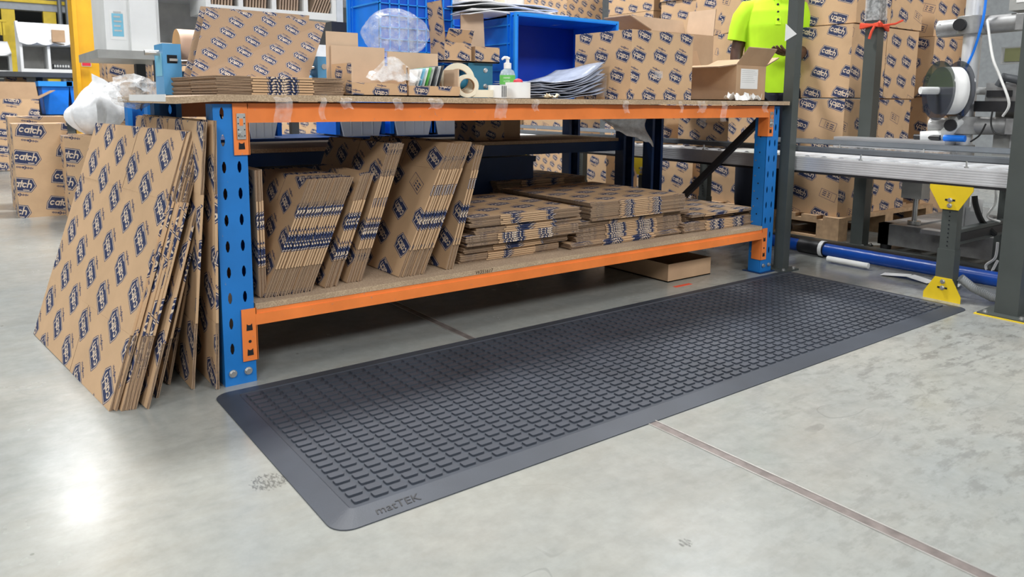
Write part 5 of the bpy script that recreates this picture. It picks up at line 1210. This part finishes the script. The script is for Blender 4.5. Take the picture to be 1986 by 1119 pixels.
mb.build('sign_lines', sg)
e2, A0, A1, B0_, B1_ = cubby('large white cubby unit with grey cavities behind the standing cartons', 302, 650, 8, 97, yn+.05, .5, 2)
ye = yn+.05
e3, C0_, C1_, D0_, D1_ = cubby('upper white pigeonholes holding brown envelopes', 400, 650, -60, 22, yn-.12, .4, 4)
for s_ in range(4):
    for k in range(7):
        x = C0_+(C1_-C0_)*(s_/4)+.04+.02*k; mb = MB(); mb.obox((x, yn-.10, D0_+.05), (.010, 0, 0), (0, .3, 0), (.02 if s_ < 3 else .10, 0, .24), 'brownk'); tag(mb.build('envelope'), ORD[k]+' brown envelope from the left in the %s pigeonhole' % ['first', 'second', 'third', 'fourth'][s_], 'envelope', 'brown envelopes in the %s pigeonhole' % ['first', 'second', 'third', 'fourth'][s_])
# cartons below the station table
pa_ = at(210, 166, y=4.15); carton('printed carton under the near packing station, right of the yellow column', (pa_.x, 4.15, .48), (at(262, 166, y=4.15).x, 4.5, at(230, 118, y=4.15).z), 'p_boxs')
carton('printed carton lowest under the near packing station', (pa_.x+.02, 4.12, 0), (at(285, 166, y=4.15).x, 4.5, .478), 'p_boxs')
p = at(262, 150, y=1.9); mb = MB(); mb.prism([(p.x, 1.5, ZT), (p.x+.16, 1.5, ZT), (p.x+.16, 1.5, ZT+.11), (p.x+.04, 1.5, ZT+.13)], (0, .02, 0), 'brownk'); tag(mb.build('kraft_scrap'), 'bent kraft flap standing behind the blue paper dispenser', 'cardboard')
# white bag on the floor cartons, film clump on the bench corner
p = at(188, 235, y=3.8); ztb = at(160, 264, y=3.7).z+.004
def bagf(u, v):
    a = u*2*PI; r = (.19+.03*math.sin(3*a+1)+.02*math.sin(7*a))*math.sin(PI*min(1, v*.93+.07))**.7
    return (p.x+r*math.cos(a)*(.95), 3.9+r*math.sin(a)*.6, ztb+.33*v+.03*math.sin(4*a)*v+.07*v*v*math.cos(a-.5))
mb = MB(); mb.grid(bagf, 24, 12, 'mailer_w'); tag(mb.build('white_plastic_bag', weld=True), 'crumpled white plastic bag heaped beside the yellow column', 'plastic bag')
p = at(255, 186, y=.72); mb = MB(); mb.grid(blob(p.x, .66, ZT+.012, .085, .09, .045, 9, .35), 22, 10, 'cling'); tag(mb.build('film_clump', weld=True), 'clump of clear stretch film at the left back corner of the bench', 'plastic film')
# goods behind the blue crates
yk = 4.6
for k, (u0, u1, v0, v1, mk, lab) in enumerate(((880, 960, -30, 8, 'offwhite', 'pale metal cabinet top far behind the crates'), (975, 1085, -40, 20, 'cream', 'cream wrapped bale on the shelf behind the crates'), (1090, 1128, -10, 24, 'machgrey', 'grey device beside the cream bale'))):
    a_, b_ = at(u0, v1, y=yk), at(u1, v0, y=yk); mb = MB(); mb.box((a_.x, yk, a_.z), (b_.x, yk+.4, b_.z), mk); mb.box((a_.x+.03, yk-.01, a_.z+.03), (b_.x-.03, yk, (a_.z+b_.z)/2), 'white'); tag(mb.build(['metal_cabinet', 'wrapped_bale', 'device_box'][k], bevel=.008), lab, ['cabinet', 'bale', 'device'][k])
zs_ = at(975, 22, y=yk).z
rk = thing('storage_rack', (at(980, 20, y=yk).x, yk+.2, 0), 'grey storage rack behind the blue crates', 'rack')
for z in (.30, .75, 1.2, zs_-.012):
    mb = MB(); mb.box((at(650, 22, y=yk).x, yk-.05, z-.03), (at(1135, 22, y=yk).x, yk+.5, z), 'mezz'); mb.build('shelf', rk)
for u_ in (655, 880, 1132):
    for dy in (0, .45): x = at(u_, 22, y=yk).x; mb = MB(); mb.box((x-.03, yk+dy-.05, 0), (x+.03, yk+dy, 2.4), 'mezz'); mb.build('upright', rk)
for k in range(5):
    x = at(900, 22, y=yk).x+.62*(k-2)+.0; mb = MB(); mb.box((x, yk, .752), (x+.5, yk+.4, 1.12), 'crate'); mb.box((x-.02, yk-.02, 1.06), (x+.52, yk+.42, 1.12), 'crate_l'); tag(mb.build('storage_bin', bevel=.008), '%s blue bin on the grey rack behind the crates' % ['leftmost', 'second', 'middle', 'fourth', 'rightmost'][k], 'bin', 'blue bins on the grey rack')
for k in range(5):
    x = at(900, 22, y=yk).x+.62*(k-2); carton('%s printed carton on the low shelf of the grey rack' % ['leftmost', 'second', 'middle', 'fourth', 'rightmost'][k], (x, yk, .302), (x+.5, yk+.4, .68), 'p_boxs', 'cartons on the low shelf of the grey rack', tape=False)
# run of cartons continuing behind, so the hall goes on
for k in range(2, 7):
    x = -1.2+1.25*k; carton('printed carton in the far row across the hall, %s' % ['first from the left', 'second from the left', 'first from the left', 'second from the left', 'third', 'fourth', 'last at the right'][k], (x, 7.2+.2*(k % 2), 0), (x+1.0, 8.2, .95+.25*(k % 3)), 'p_boxs', 'far row of floor cartons')
